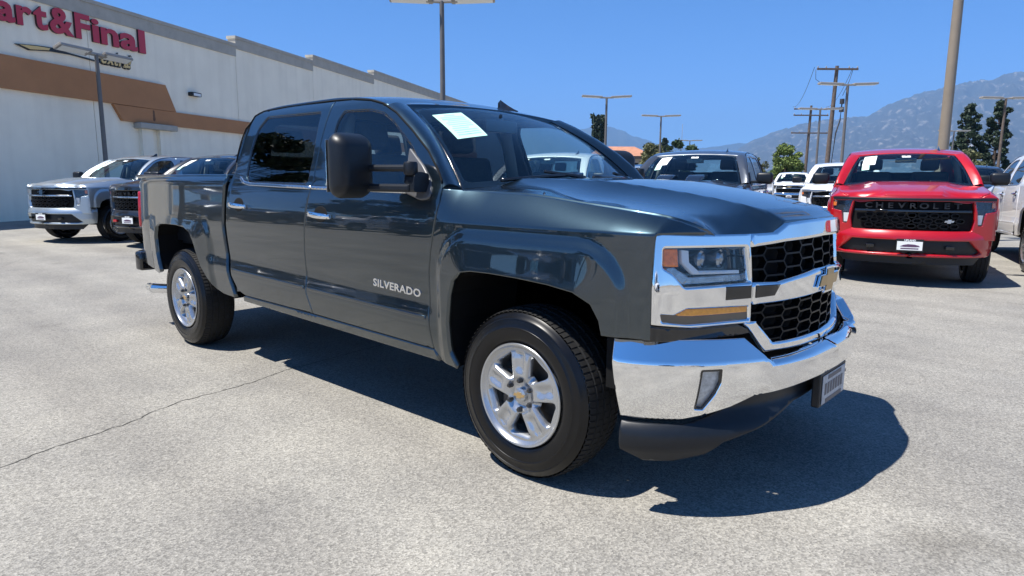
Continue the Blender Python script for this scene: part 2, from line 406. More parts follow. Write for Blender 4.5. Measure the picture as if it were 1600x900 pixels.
RW = [(-2.49,1.325),(-2.555,1.36),(-2.585,1.55),(-2.575,1.70),(-2.51,1.774),(-1.826,1.767),(-1.79,1.62),(-1.756,1.474),(-1.757,1.318)]

def side(s, off=0.): return lambda x, z: (x, s*(W(x, z)+off), z)

# ================================================================== the dark pickup
hero = empty('pickup_truck', (0, 0, 0), 0, 'dark slate grey crew-cab pickup with chrome grille and towing mirrors in the foreground', 'pickup truck')
def build_sides(parent, pm, h=.03):
    for s in (-1, 1):
        fl = s > 0; S = side(s)
        P = GAP_FF[::-1]+[(-.587, .455), (-.40, .428)]
        fen = GAP_FF+[(-.30, 1.300+.003), (-.08, Zc(-.08)-.002), (.10, Zc(.10)-.002), (.273, Zc(.273)-.002), (.40, Zc(.4)-.002), (.527, Zc(.527)-.002), (.60, Zc(.60)-.002), (.645, Zc(.645)-.002), (.69, Zc(.69)-.002), (.73, Zc(.73)-.002), (.762, 1.160),
              (.757, 1.1555), (.70, 1.1575), (.652, 1.157), (.642, 1.031), (.642, .748), (.45, .745)]+FRONT_ARCH[::-1][1:]+[(-.535, .448)]
        panel('fender', fen, S, pm, parent, h=h*.5, flip=fl, gap=.0025, flange=.03)
        fd = GAP_FF+A_LINE[::-1]+GAP_FR[::-1]
        d = panel('front_door', fd, S, pm, parent, h=h, holes=[fillet(FW, .02)], flip=fl, gap=.0042)
        panel('window_glass', inset(FW, -.012), side(s, -.009), MT['side'], d, h=.06, flip=fl, flange=0)
        seal(d, FW, s)
        trim(d, [(-1.692, 1.314), (-.66, 1.298), (-.66, 1.283), (-1.70, 1.294)], s)
        handle(d, -1.555, 1.145, s)
        crease_strip(d, -1.738, -.622, s, pm)
        rd = GAP_FR+[(-2.1, 1.834)]+GAP_RR[::-1]
        d = panel('rear_door', rd, S, pm, parent, h=h, holes=[fillet(RW, .025)], flip=fl, gap=.0042)
        panel('window_glass', inset(RW, -.012), side(s, -.009), MT['priv'], d, h=.06, flip=fl, flange=0)
        seal(d, RW, s)
        trim(d, [(-2.635, 1.372), (-2.575, 1.342), (-2.48, 1.329), (-1.700, 1.314), (-1.708, 1.294), (-2.48, 1.309), (-2.585, 1.324), (-2.64, 1.352)], s)
        handle(d, -2.585, 1.172, s)
        crease_strip(d, -2.735, -1.775, s, pm)
        rk = [(-2.62, .530), (-2.60, .532), (-1.71, .523), (-.587, .500), (-.56, .442), (-1.42, .464), (-2.63, .493)]
        panel('rocker_panel', rk, side(s, .004), pm, parent, h=.04, flip=fl, gap=.001, flange=.05)
        bed = BED_FRONT+[(-3.4, 1.374), (-4.2, 1.378), (-4.66, 1.378), (-4.735, 1.36), (-4.745, 1.24), (-4.73, .92), (-4.70, .70), (-4.60, .60), (-4.10, .555)]+REAR_ARCH[::-1]+[(-2.95, .51)]
        panel('bed_side', bed, S, pm, parent, h=h, flip=fl, flange=.03)
        ln = [(-.541, 1.335)]+A_LINE[::-1]+[(-1.735, 1.832), (-2.1, 1.836)]+GAP_RR[::-1][:6]
        ln = resample(np.array(ln), .06)[:-1]; ln = [p_ for p_ in ln if p_[1] > 1.33]; k_ = [i for i, p_ in enumerate(ln) if p_[0] < -2.70 and p_[1] < 1.45]; ln = ln[:(k_[0] if k_ else len(ln))]
        t_ = MB(); t_.tube([(x_, s*(float(W(x_, z_))+.0005), z_) for x_, z_ in ln], .0055, 5); t_.build('drip_seal', MT['deep'], parent, smooth=True)
        # black inner shell seen through the shut lines
        sh = [(-.57, .52), (-.56, 1.33), (-.72, 1.48), (-1.06, 1.69), (-1.36, 1.785), (-2.3, 1.815), (-2.66, 1.77), (-2.72, 1.4), (-2.76, 1.1), (-2.74, .7), (-2.62, .55)]
        panel('door_jamb', sh, side(s, -.028), MT['interior'], parent, h=.09, holes=[inset(FW, -.004), inset(RW, -.004)], flip=fl, flange=.02)
def seal(d, P, s):
    a = fillet(inset(P, -.0015), .022); b = inset(fillet(inset(P, .011), .018), 0)
    panel('window_seal', a, side(s, -.005), MT['gloss'], d, h=.05, holes=[b], flip=s > 0, flange=.004, edge=.002)
def trim(d, P, s):
    panel('belt_trim', P, side(s, .006), MT['chrome2'], d, h=.04, flip=s > 0, flange=.010, edge=.005, drop=.003)
def crease_strip(d, a, b_, s, pm):  # raised body-colour strip added to draw the bright highlight of the door crease
    z_ = lambda x: .664-.0215*(x+.62)
    panel('crease_highlight_strip', [(a, z_(a)+.010), (b_, z_(b_)+.010), (b_, z_(b_)-.008), (a, z_(a)-.008)], side(s, .007), pm, d, h=.05, flip=s > 0, flange=.008, edge=.004, drop=.003)
def handle(d, x, z, s):
    y0 = s*float(W(x, z)); n = 14
    b = MB(); V = []; F = []; K = 10                          # bowed chrome grip
    for i in range(n+1):
        t = i/n; xx = x-.115+.23*t; out = .030+.014*math.sin(math.pi*t)-.018*(abs(2*t-1)**6); hh = .017-.004*abs(2*t-1)**3
        for k in range(K):
            a = 2*math.pi*k/K; V.append((xx, y0+s*(out+.010*math.cos(a)), z-.012*(t-.5)+hh*math.sin(a)))
    for i in range(n):
        for k in range(K): F.append((i*K+k, i*K+(k+1) % K, (i+1)*K+(k+1) % K, (i+1)*K+k))
    F += [tuple(range(K)), tuple(range(n*K, (n+1)*K))]
    b.add(V, F)
    b.box(x-.10, x-.075, y0-.01*s, y0+.03*s, z-.012, z+.016); b.box(x+.075, x+.105, y0-.01*s, y0+.03*s, z-.018, z+.010)
    hd = b.build('door_handle', MT['chrome'], d, smooth=True, angle=R(50))
    e = [(x-.005+.070*math.cos(a), z+.004+.047*math.sin(a)) for a in np.linspace(0, 2*math.pi, 24, endpoint=False)]
    panel('handle_cup', e, side(s, .0022), MT['deep'], hd, h=.03, flip=s > 0, flange=.004)

def build_cab(parent, pm):
    P = [(-1.165, 0), (-1.163, .35), (-1.150, .615), (-1.135, .70), (-1.16, .772), (-1.342, .758), (-1.8, .728), (-2.327, .733), (-2.62, .745), (-2.705, .70), (-2.735, .5), (-2.745, 0)]
    P = P+[(a, -b) for a, b in P[1:-1]][::-1]
    roof = panel('roof', P, lambda x, y: (x, y, roofz(x, y)), pm, parent, h=.05, gap=.0, flange=.03)
    # sharkfin aerial
    V = []; F = []
    for i in range(9):
        t = i/8; xx = -1.30-.19*t; zz = float(roofz(-1.30-.19*t, .45)); hh = .014+.072*t**1.5 if t < .93 else .05
        w = .030*math.sin(math.pi*(.15+.8*t))
        for a, bq in ((-1, 0), (-.45, .55), (0, 1), (.45, .55), (1, 0)): V.append((xx, .45+a*w, zz-.008+bq*hh))
    for i in range(8):
        for k in range(4): F.append((i*5+k, i*5+k+1, i*5+5+k+1, i*5+5+k))
    F += [(0, 1, 2, 3, 4), (40, 41, 42, 43, 44)]
    MB().add(V, F).build('roof_aerial', MT['gloss'], roof, smooth=True, angle=R(40))
    # windscreen pillars
    D = np.array([(-1.16, 1.757), (-1.05, 1.714), (-.871, 1.614), (-.694, 1.499), (-.590, 1.407), (-.548, 1.354), (-.530, 1.314)])
    D3 = np.array([(x, W(x, z)+.001, z) for x, z in D])
    for s in (-1, 1):
        n = 24; K = 7; V = []; N = []; F = []
        for i in range(n+1):
            t = i/n; q = t*(len(D)-1); j = min(int(q), len(D)-2); o = D3[j]+(D3[j+1]-D3[j])*(q-j)
            v = 1-t; w = np.array([float(c) for c in WS(.004)(1.0, min(1.02, v*1.0))])
            e = np.array([w[0], abs(w[1]), w[2]])
            o = o.copy()
            for k in range(K+1):
                r = k/K; pt = o*(1-r)+e*r; nn = np.array([.35, .60, .62]); pt = pt+nn*(.030*math.sin(math.pi*r)**.9)
                V.append((pt[0], s*pt[1], pt[2]))
        for i in range(n):
            for k in range(K):
                f = (i*(K+1)+k, i*(K+1)+k+1, (i+1)*(K+1)+k+1, (i+1)*(K+1)+k); F.append(f if s > 0 else f[::-1])
        mesh('windshield_pillar', V, F, pm, parent, smooth=True)
    ws = panel('windshield', [(-.985, .0), (.985, .0), (.985, .985), (-.985, .985)], WS(0), MT['wind'], parent, h=.05, flange=0)
    band = [(-.99, -.005), (.99, -.005), (.99, .99), (-.99, .99)]; inn = fillet([(-.955, .05), (.955, .05), (.955, .955), (-.955, .955)], .05)
    panel('windshield_seal', band, WS(-.003), MT['gloss'], ws, h=.06, holes=[inn], flange=.004)
    # cab back wall with its window
    zz = [.55, .8, 1.05, 1.2, 1.315, 1.4, 1.5, 1.6, 1.7, 1.76, 1.80]
    P = [(float(W(-2.7, z_))-.012, z_) for z_ in zz]+[(.60, 1.845), (.3, 1.862)]
    P = P+[(-a, b) for a, b in P[::-1]]
    def SR(off=0.): return lambda y, z: (-2.80+off+.065*np.clip(np.abs(y)/np.maximum(W(-2.7+0*z, z), .3), 0, 1.05)**7+.05*sst(1.72, 1.88, z), y, z)
    rwin = fillet([(-.68, 1.385), (.68, 1.385), (.60, 1.765), (-.60, 1.765)], .06)
    panel('cab_back', P, SR(), pm, parent, h=.06, holes=[rwin], flip=True, flange=.05)
    panel('rear_window', inset(rwin, -.01), SR(.012), MT['side'], parent, h=.12, flip=True, flange=0)

def build_bed(parent, pm):
    b = MB(); b.box(-4.66, -2.83, -.78, .78, .80, .83); b.box(-2.86, -2.83, -.88, .88, .80, 1.34)
    for s in (-1, 1):
        b.box(-4.66, -2.83, s*.80, s*.82, .83, 1.33)
        b.box(-4.1, -3.25, s*.60, s*.80, .83, 1.02)
    b.build('bed_liner', MT['black'], parent)
    for s in (-1, 1):
        r = MB(); r.box(-4.60, -2.825, min(s*.80, s*.948), max(s*.80, s*.948), 1.35, 1.383)
        r.build('bed_rail', MT['paint'] if pm is MT['paint'] else pm, parent, smooth=True, bevel=.016, seg=3)
    t = MB(); t.box(-4.73, -4.66, -.74, .74, .78, 1.37)
    t.build('tailgate', pm, parent, smooth=True, bevel=.02, seg=3)
    for s in (-1, 1):
        P = [(-4.80, 1.24), (-4.635, 1.235), (-4.625, 1.10), (-4.635, .915), (-4.79, .91)]
        panel('tail_lamp', fillet(P, .02), side(s, .022), MT['red_lens'], parent, h=.04, flip=s > 0, flange=.05, edge=.008, drop=.004)
        q = MB(); q.box(-4.76, -4.68, min(s*.70, s*.86), max(s*.70, s*.86), .915, 1.235); q.build('tail_lamp_body', MT['red_lens'], parent, bevel=.02)
    b = MB()
    pl = [(-.96, -4.62), (-.97, -4.72), (-.90, -4.85), (-.6, -4.90), (0, -4.92), (.6, -4.90), (.90, -4.85), (.97, -4.72), (.96, -4.62)]
    b.prism(pl, lambda y, x, d: Vector((x, y, d)), .52, .69)
    rb = b.build('rear_bumper', MT['gloss'], parent, smooth=True, bevel=.02, seg=2)
    k = MB(); k.prism([(y*.94, x) for y, x in pl], lambda y, x, d: Vector((x, y, d)), .688, .70); k.build('step_pad', MT['black'], rb)
    e = MB(); e.tube([(-3.9, -.60, .36), (-4.35, -.72, .355), (-4.62, -.86, .35)], [.04, .04, .045], 16); e.lathe([(.045, -.02), (.0455, .0), (.036, .0), (.036, -.12)], 20, (-4.62, -.86, .35), 'x')
    e.build('exhaust_tip', MT['chrome'], parent, smooth=True, angle=R(50))

def arch_liner(parent, P, cx):
    """black wheel-house shells behind the arches"""
    for s in (-1, 1):
        V = []; F = []; n = len(P)
        for x, z in P: 
            V.append((x+(x-cx)*.02, s*(float(W(x, z))-.022), z+.012)); V.append((x+(x-cx)*.02, s*.50, z+.012))
        for i in range(n-1): F.append((2*i, 2*i+1, 2*i+3, 2*i+2))
        F.append(tuple(2*i+1 for i in range(n)))
        mesh('wheel_house', V, F, MT['deep'], parent)
def build_under(parent):
    b = MB(); b.box(-4.55, .55, -.52, .52, .40, .60); b.box(-2.75, -.50, -.86, .86, .46, .56); b.box(.20, .72, -.52, .52, .45, 1.10); b.box(-.47, .45, -.50, .50, .45, 1.10)
    b.box(-4.6, -2.85, -.60, .60, .50, .79)
    b.box(.40, .64, -.88, .88, .50, 1.02)
    b.build('chassis', MT['deep'], parent)
    arch_liner(parent, FRONT_ARCH, 0); arch_liner(parent, REAR_ARCH, -3.65)
    a = MB(); a.tube([(-3.645, -.75, .395), (-3.645, .75, .395)], .06, 10); a.lathe([(.001, -.16), (.13, -.10), (.15, 0), (.13, .10), (.001, .16)], 16, (-3.645, 0, .395), 'y')
    a.build('axle', MT['deep'], parent, smooth=True)
    a = MB(); a.tube([(0, -.75, .38), (0, .75, .38)], .045, 10); a.build('axle', MT['deep'], parent, smooth=True)

# ------------------------------------------------------------------ wheels
def build_wheel(parent, x, s, spoke=MT['alu'], detail=True, first=None):
    if first is not None: return clone(first, parent, Matrix.Translation((x, 0, .395)) @ Matrix.Translation((0, s*.855, 0)) @ Matrix.Rotation(0 if s < 0 else math.pi, 4, 'Z'))
    b = MB(); b.lathe([(.236, -.118), (.240, -.126), (.237, -.130), (.229, -.128), (.222, -.118), (.213, -.112), (.205, -.06), (.195, .0), (.20, .09), (.225, .11)], 72)
    w = b.build('wheel', MT['alu'], parent, smooth=True, angle=R(35))
    prof = [(.237, -.108), (.243, -.117), (.252, -.124), (.262, -.1285), (.276, -.131), (.292, -.1325), (.305, -.1325), (.307, -.1345), (.311, -.1345), (.313, -.1325), (.330, -.1300), (.345, -.1260), (.347, -.128), (.352, -.1265), (.354, -.1235), (.366, -.1165), (.376, -.1075)]
    t = MB(); t.lathe(prof, 96); t.lathe([(r, -y) for r, y in prof], 64)
    ty = t.build('tyre', MT['rubber'], w, smooth=True, angle=R(40))
    # tread: blocks between grooves, each pitch cut by sipes
    ax = [-.1075, -.098, -.074, -.071, -.066, -.063, -.030, -.027, -.020, -.017, .017, .020, .027, .030, .063, .066, .071, .074, .098, .1075]
    gro = {3, 4, 7, 8, 11, 12, 15, 16}; npitch = 84; V = []; F = []; m = len(ax)
    ph = [0., .62, .66, .94, .98]; K = len(ph)-1
    angs = [(i+ph[k])/npitch*2*math.pi for i in range(npitch) for k in range(K)]
    for ia, a in enumerate(angs):
        k = ia % K
        for j, yy in enumerate(ax):
            r = .3955-.010*(abs(yy)/.1)**3
            if j in gro: r -= .007
            elif k >= 2 and (j <= 2 or j >= m-3 or (ia//K) % 2 == (j % 2)): r -= .004
            sk = .014*abs(yy)/.1*(1 if yy < 0 else -1)+.05*yy
            V.append((r*math.cos(a+sk), yy, r*math.sin(a+sk)))
    n = len(angs)
    for i in range(n):
        for j in range(m-1): F.append((i*m+j, i*m+j+1, ((i+1) % n)*m+j+1, ((i+1) % n)*m+j))
    MB().add(V, F).build('tread', MT['tread'], w)
    # five broad spokes, windows between them
    win = []
    for k in range(5):
        a0 = R(90+36)+2*math.pi*k/5
        half = [(.076, 4.0), (.090, 10.5), (.118, 15.0), (.150, 18.0), (.182, 19.8), (.198, 18.8), (.2045, 14.0)]
        pl = [(r, -d) for r, d in half]+[(r, d) for r, d in half[::-1]]
        win.append(fillet([(r*math.cos(a0+R(d)), r*math.sin(a0+R(d))) for r, d in pl], .006, 3))
    def SW(x, z):
        r = np.hypot(x, z); th = np.arctan2(z, x); c = np.cos(5*(th-R(90)))
        y = -.112-.012*np.sin(np.clip(r/.21, 0, 1)*np.pi)*0-.010*sst(.05, .09, r)*(1-sst(.16, .215, r))
        y = y+.012*sst(.10, .045, r)
        dang = np.abs((th-R(90)+np.pi/5) % (2*np.pi/5)-np.pi/5)*r
        y = y+.012*sst(.034, .006, dang)*sst(.095, .13, r)*(1-sst(.185, .20, r))     # shallow trough along each spoke
        return x, y, z
    ring = [(.2185*math.cos(a), .2185*math.sin(a)) for a in np.linspace(0, 2*math.pi, 72, endpoint=False)]
    panel('wheel_spokes', ring, SW, spoke, w, h=.012, holes=win, flange=.045, edge=.005, drop=.003)
    c = MB(); c.lathe([(.001, -.122), (.026, -.121), (.033, -.117), (.034, -.09)], 32); c.build('centre_cap', MT['alu'], w, smooth=True, angle=R(40))
    e = MB(); e.prism(bowtie(.034, .0135), lambda a, d, o: Vector((a, -.1215-o, d)), 0, .002); e.build('cap_emblem', MT['gold'], w)
    for k in range(6):
        a = R(30)+k*math.pi/3; u = MB(); u.lathe([(.0005, -.132), (.008, -.131), (.0115, -.126), (.0125, -.095)], 6, (.068*math.cos(a), 0, .068*math.sin(a)))
        u.build('lug_nut', MT['nut'], w, smooth=True, angle=R(30))
    d = MB(); d.lathe([(.03, -.03), (.165, -.03), (.165, .0), (.03, .0)], 48); d.build('brake_disc', MT['iron'], w, smooth=True, angle=R(40))
    k = MB(); k.box(-.16, -.06, -.06, .03, -.09, .09); k.build('brake_caliper', MT['iron'], w, bevel=.012)
    w.matrix_local = Matrix.Translation((x, s*.855, .395)) @ (Matrix.Identity(4) if s < 0 else Matrix.Rotation(math.pi, 4, 'Z'))
    return w
def bowtie(w, h):
    """outline of the cross-shaped emblem, half sizes w,h"""
    k = .36*w
    return [(-w, -h*.46), (-w+.20*w, h*.46), (-k, h*.46), (-k+.08*w, h), (k+.08*w, h), (k, h*.46), (w, h*.46), (w-.20*w, -h*.46), (k, -h*.46), (k-.08*w, -h), (-k-.08*w, -h), (-k, -h*.46)]
def clone(o, parent, local=None, swap=None, skip=()):
    """copy one object and everything under it"""
    c = o.copy(); col.objects.link(c); c.parent = parent
    if local is not None: c.matrix_local = local
    if swap:
        for sl in c.material_slots:
            if sl.material in swap:
                mm = swap[sl.material]; sl.link = 'OBJECT'; sl.material = mm
    for ch in list(KIDS.get(o.name, ())):
        if ch.name.split('.')[0] in skip: continue
        clone(ch, c, None, swap, skip)
    return c
KIDS = {}
def index_kids():
    KIDS.clear()
    for q in list(bpy.data.objects):
        if q.parent is not None: KIDS.setdefault(q.parent.name, []).append(q)

build_sides(hero, MT['paint']); build_cab(hero, MT['paint']); build_bed(hero, MT['paint']); build_under(hero)
wheel0 = build_wheel(hero, 0, -1); index_kids()
for x, s in ((-3.645, -1), (0, 1), (-3.645, 1)):
    w = build_wheel(hero, x, s, first=wheel0)
    w.rotation_euler.rotate_axis('Y', R(random.uniform(0, 60)))

# ------------------------------------------------------------------ hood and cowl
hp = [(XH(abs(y)), y) for y in np.linspace(-.745, .745, 41)]
hp = [(float(a), b) for a, b in hp]
HR = [(x, float(Ec(x))-.004) for x in (.757, .745, .73, .71, .69, .66, .63, .60, .5, .3, .1, -.1, -.25, -.35, -.45)]+[(-.505, .90), (-.49, .80), (-.44, .60), (-.385, .3), (-.37, 0)]
HOOD = hp+HR+[(a, -b) for a, b in HR[:-1]][::-1]
panel('hood', HOOD, lambda x, y: (x, y, hoodz(x, y)), MT['paint'], hero, h=.018, gap=.003, flange=.025)
CW = [(-.40, 0), (-.42, .35), (-.47, .60), (-.52, .80), (-.545, .90), (-.60, .86), (-.55, .70), (-.46, .35), (-.43, 0)]
cw = CW+[(a, -b) for a, b in CW[1:-1]][::-1]
b = MB(); b.box(-.62, -.30, -.86, .86, 1.20, 1.285); b.build('cowl', MT['black'], hero)
for s, y0, y1 in ((-1, -.62, -.02), (1, .06, .66)):
    u0, u1 = y0/.83, y1/.83; w = MB()
    pts = [[float(c) for c in WS(.022)(u0+(u1-u0)*t, .012+.03*t)] for t in np.linspace(0, 1, 8)]
    w.tube(pts, .011, 6); w.tube([[float(c) for c in WS(.03)(u0+(u1-u0)*.5, .06)], [float(c) for c in WS(.03)(u0+(u1-u0)*.95, .0)], [float(c) for c in WS(.0)(u0+(u1-u0)*1.05, -.06)]], [.009, .011, .012], 6)
    w.build('wiper', MT['gloss'], hero, smooth=True)

# ------------------------------------------------------------------ grille, lamps and bumper
CH = MT['chrome']
def fp(name, P, off, m, parent=None, holes=(), flange=.03, h=.03, edge=.005, gap=0., drop=.002, C=XF, S=None):
    return panel(name, P, (S or SF)(off), m, parent or hero, h=h, holes=holes, flange=flange, edge=edge, gap=gap, drop=drop)
def sym(P): return P+[(-a, b) for a, b in P[::-1]]
gr = fp('grille', sym(fy([(.55, 1.13), (.55, .76), (.43, .67), (.2, .66)])), -.075, MT['deep'], flange=0, h=.08)
# chrome brow over the grille, hooked centre
fp('grille_brow', sym(fy([(-.525, 1.147), (-.405, 1.150), (-.335, 1.186), (-.20, 1.194), (0, 1.198)]))[:-1] and
   fy([(-.525, 1.146), (-.405, 1.149), (-.335, 1.184), (-.20, 1.190), (0, 1.193), (.20, 1.190), (.335, 1.184), (.405, 1.149), (.525, 1.146), (.528, 1.094), (.35, 1.110), (0, 1.118), (-.35, 1.110), (-.528, 1.094)]),
   .004, CH, gr, edge=.012, drop=.006)
# centre bar
fp('grille_bar', fy([(-.522, .952), (-.40, .945), (-.345, .955), (-.10, .978), (.10, .978), (.345, .955), (.40, .945), (.522, .952), (.520, .862), (.36, .866), (0, .873), (-.36, .866), (-.520, .862)]), .010, CH, gr, edge=.014, drop=.008)
for s in (-1, 1):
    P = fy([(s*.518, .940), (s*.395, .938), (s*.425, .893), (s*.518, .889)]); fp('bar_dark_reflection', P, .0125, MT['gloss'], gr, flange=.004, edge=.004)  # black patch painted in for the dark reflection on the chrome bar
# lower V frame
VO = fy([(-.556, .790), (-.50, .790), (-.500, .786), (-.408, .690), (-.20, .686), (0, .684), (.20, .686), (.408, .690), (.500, .786), (.556, .790), (.452, .656), (.2, .650), (0, .648), (-.2, .650), (-.452, .656)])
fp('grille_lower_frame', VO, .006, CH, gr, edge=.010, drop=.005)
# honeycomb of angled bars
def hexes(name, rows, z0, dz, ylim, parent, zlo, zhi):
    b = MB(); S = SF(-.026); S2 = SF(-.062)
    def seg(p, q, t=.0036):
        (a0, b0), (a1, b1) = p, q; dx, dy = a1-a0, b1-b0; L = math.hypot(dx, dy); nx, ny = -dy/L*t, dx/L*t
        c = [(a0+nx, b0+ny), (a1+nx, b1+ny), (a1-nx, b1-ny), (a0-nx, b0-ny)]
        F_ = [tuple(float(v) for v in S(u, v)) for u, v in c]; B_ = [tuple(float(v) for v in S2(u, v)) for u, v in c]
        b.add(F_+B_, [(0, 1, 2, 3), (4, 7, 6, 5), (0, 4, 5, 1), (2, 6, 7, 3), (1, 5, 6, 2), (3, 7, 4, 0)])
    p = .150; hh = dz/2; done = set()
    for k in range(-7, 8):
        for r in range(-1, rows+1):
            c = k*.86*p; zc = z0-dz*r-(hh if k % 2 else 0)
            pts = [(c-p/2, zc), (c-p*.36, zc+hh), (c+p*.36, zc+hh), (c+p/2, zc), (c+p*.36, zc-hh), (c-p*.36, zc-hh)]
            for i in range(6):
                q0, q1 = pts[i], pts[(i+1) % 6]; m_ = (round((q0[0]+q1[0])/2, 3), round((q0[1]+q1[1])/2, 3))
                if m_ in done or abs(m_[0]) > ylim(m_[1]) or not zlo-.02 < m_[1] < zhi+.02: continue
                done.add(m_); seg(q0, q1)
    return b.build(name, MT['meshblk'], parent)
hexes('grille_mesh', 4, 1.082, .056, lambda z_: .55, gr, .955, 1.10)
hexes('grille_mesh', 5, .842, .048, lambda z_: .42+(z_-.69)*1.0, gr, .69, .865)
# emblem on the bar
SE = SF(.018)
b = MB(); b.prism(bowtie(.132, .058), lambda a, d, o: Vector(tuple(float(v) for v in SF(.012+o)(a, .925+d))), 0, .010); em = b.build('emblem', CH, gr, bevel=.003)
b = MB(); b.prism(bowtie(.118, .047), lambda a, d, o: Vector(tuple(float(v) for v in SF(.0225+o)(a, .925+d))), 0, .003); b.build('emblem_face', MT['gold'], gr)

for s in (-1, 1):
    q = lambda P: fy([(s*a, b) for a, b in P])
    LENS = q([(.914, 1.103), (.552, 1.097), (.535, .950), (.835, .949), (.880, 1.003), (.917, 1.028)])
    TURN = q([(.922, .853), (.871, .846), (.822, .868), (.540, .858), (.536, .800), (.819, .803), (.915, .819)])
    SUR = q([(.944, 1.152), (.92, 1.158), (.75, 1.149), (.534, 1.146), (.530, .862), (.528, .786), (.570, .786), (.80, .790), (.946, .812), (.948, .95)])
    hl = fp('headlight', SUR, .004, CH, holes=[fillet(LENS, .012), fillet(TURN, .010)], flange=.05, h=.03, edge=.009, drop=.005)
    fp('headlight_lens', ccw(LENS), -.004, MT['lensglass'], hl, flange=0, h=.05)
    fp('headlight_housing', inset(LENS, -.01), -.075, MT['gloss'], hl, flange=0, h=.05)
    am = q([(.911, 1.099), (.860, 1.097), (.858, 1.030), (.912, 1.034)]); fp('side_marker', am, -.002, MT['amber'], hl, flange=.03)
    dr = q([(.836, 1.092), (.808, 1.088), (.806, 1.043), (.770, 1.010), (.580, 1.003), (.580, .990), (.788, .996), (.835, 1.045)]); fp('running_light', dr, -.016, MT['drl'], hl, flange=.025, edge=.003)
    lo = q([(.545, .985), (.545, .958), (.826, .957), (.895, 1.010), (.93, 1.025), (.86, 1.026), (.80, .985)]); fp('lamp_reflector', lo, -.030, MT['reflector'], hl, flange=.02)
    for yy in (.745, .655):
        x, y = XF.at(np.array(s*float(np.interp(yy, XF.y, XF.s))), -.07); b = MB(); b.lathe([(.036, -.02), (.038, .02), (.030, .028)], 28, (float(x), float(y), 1.048), 'x'); b.lathe([(.030, .012), (.022, .026), (.001, .031)], 28, (float(x), float(y), 1.048), 'x')
        b.build('projector_lamp', MT['reflector'], hl, smooth=True, angle=R(45))
    fp('turn_lens', inset(TURN, -.004), -.010, MT['smoke'], hl, flange=0)
    tu = q([(.862, .846), (.822, .864), (.544, .854), (.543, .832), (.80, .836), (.85, .840)]); fp('turn_signal', tu, -.006, MT['orange'], hl, flange=.006)
    refl = q([(.660, .944), (.536, .941), (.535, .889), (.660, .890)]); fp('lamp_dark_reflection', refl, .0065, MT['gloss'], hl, flange=.004)  # same dark chrome reflection carried on below the lens, laid on as black
    fil = q([(.962, .806), (.80, .784), (.575, .780), (.50, .742), (.60, .735), (.962, .742)]); fp('lower_filler', fil, -.010, MT['gloss'], flange=.03)

BT = XB.y2s
end = [(BT(.999), .738), (BT(.985)+.0, .418)]
TOPB = [(BT(a), b) for a, b in ((.992, .738), (.90, .746), (.645, .744), (.60, .700), (.562, .664), (.52, .650), (.40, .650), (.25, .652), (0, .654))]
LOWB = [(BT(a), b) for a, b in ((.986, .420), (.934, .415), (.867, .415), (.777, .441), (.694, .469), (.61, .509), (.468, .519), (.268, .530), (0, .536))]
OUTB = [(-a, b) for a, b in TOPB]+[(a, b) for a, b in TOPB[::-1][1:]]+LOWB+[(-a, b) for a, b in LOWB[::-1][1:]]
FOG = [(BT(a), b) for a, b in ((.812, .634), (.742, .635), (.742, .581), (.757, .533), (.792, .462), (.822, .466))]
bump = panel('front_bumper', OUTB, SB(0), CH, hero, h=.024, holes=[fillet(FOG, .008), fillet(mir(FOG), .008)], flange=.05, edge=.006, drop=.003)
for s in (-1, 1):
    P = [(s*abs(a), b) for a, b in FOG]
    fg = panel('fog_lamp', inset(P, -.006), SB(-.022), MT['fogref'], bump, h=.03, flange=.02)
    panel('fog_bezel', inset(P, -.004), SB(-.006), MT['gloss'], bump, h=.03, holes=[fillet(inset(P, .009), .006)], flange=.012)
    panel('fog_lens', inset(P, -.002), SB(-.010), MT['lensglass'], bump, h=.04, flange=0)
DAM_T = [(BT(a), b) for a, b in ((.984, .408), (.93, .408), (.85, .408), (.77, .43), (.69, .46), (.60, .50), (.46, .512), (.25, .522), (0, .528))]
DAM_B = [(BT(a), b) for a, b in ((.984, .285), (.947, .240), (.869, .244), (.778, .275), (.722, .330), (.59, .366), (.456, .398), (.296, .425), (0, .435))]
OUTD = [(-a, b) for a, b in DAM_T]+[(a, b) for a, b in DAM_T[::-1][1:]]+DAM_B+[(-a, b) for a, b in DAM_B[::-1][1:]]
def SD(q, z):
    t = np.clip((.46-z)/.22, -1, 1.2); o = -.065+.055*sst(.0, .45, t)-.045*sst(.62, 1.1, t)+.012*np.exp(-((z-.335)/.02)**2)*0
    x, y = XB.at(q, o-.02*sst(BT(.7), BT(.2), np.abs(q))); return x, y, z
dam = panel('air_dam', OUTD, SD, MT['black'], hero, h=.03, flange=.06, edge=.008, drop=.004)
b = MB(); b.box(1.0, 1.035, -.175, .175, .375, .528); hold = b.build('plate_holder', MT['black'], hero, bevel=.006)
b = MB(); b.box(1.036, 1.040, -.152, .152, .385, .515); pt = b.build('number_plate', MT['plate'], hero, bevel=.002)
b = MB()
for z_, a, hgt in ((.500, .09, .009), (.396, .11, .010)): b.box(1.0402, 1.0412, -a, a, z_-hgt, z_+hgt)
for k in range(7): b.box(1.0402, 1.0414, -.125+.036*k, -.102+.036*k, .425, .477)
b.build('plate_print', MT['plateb'], pt)

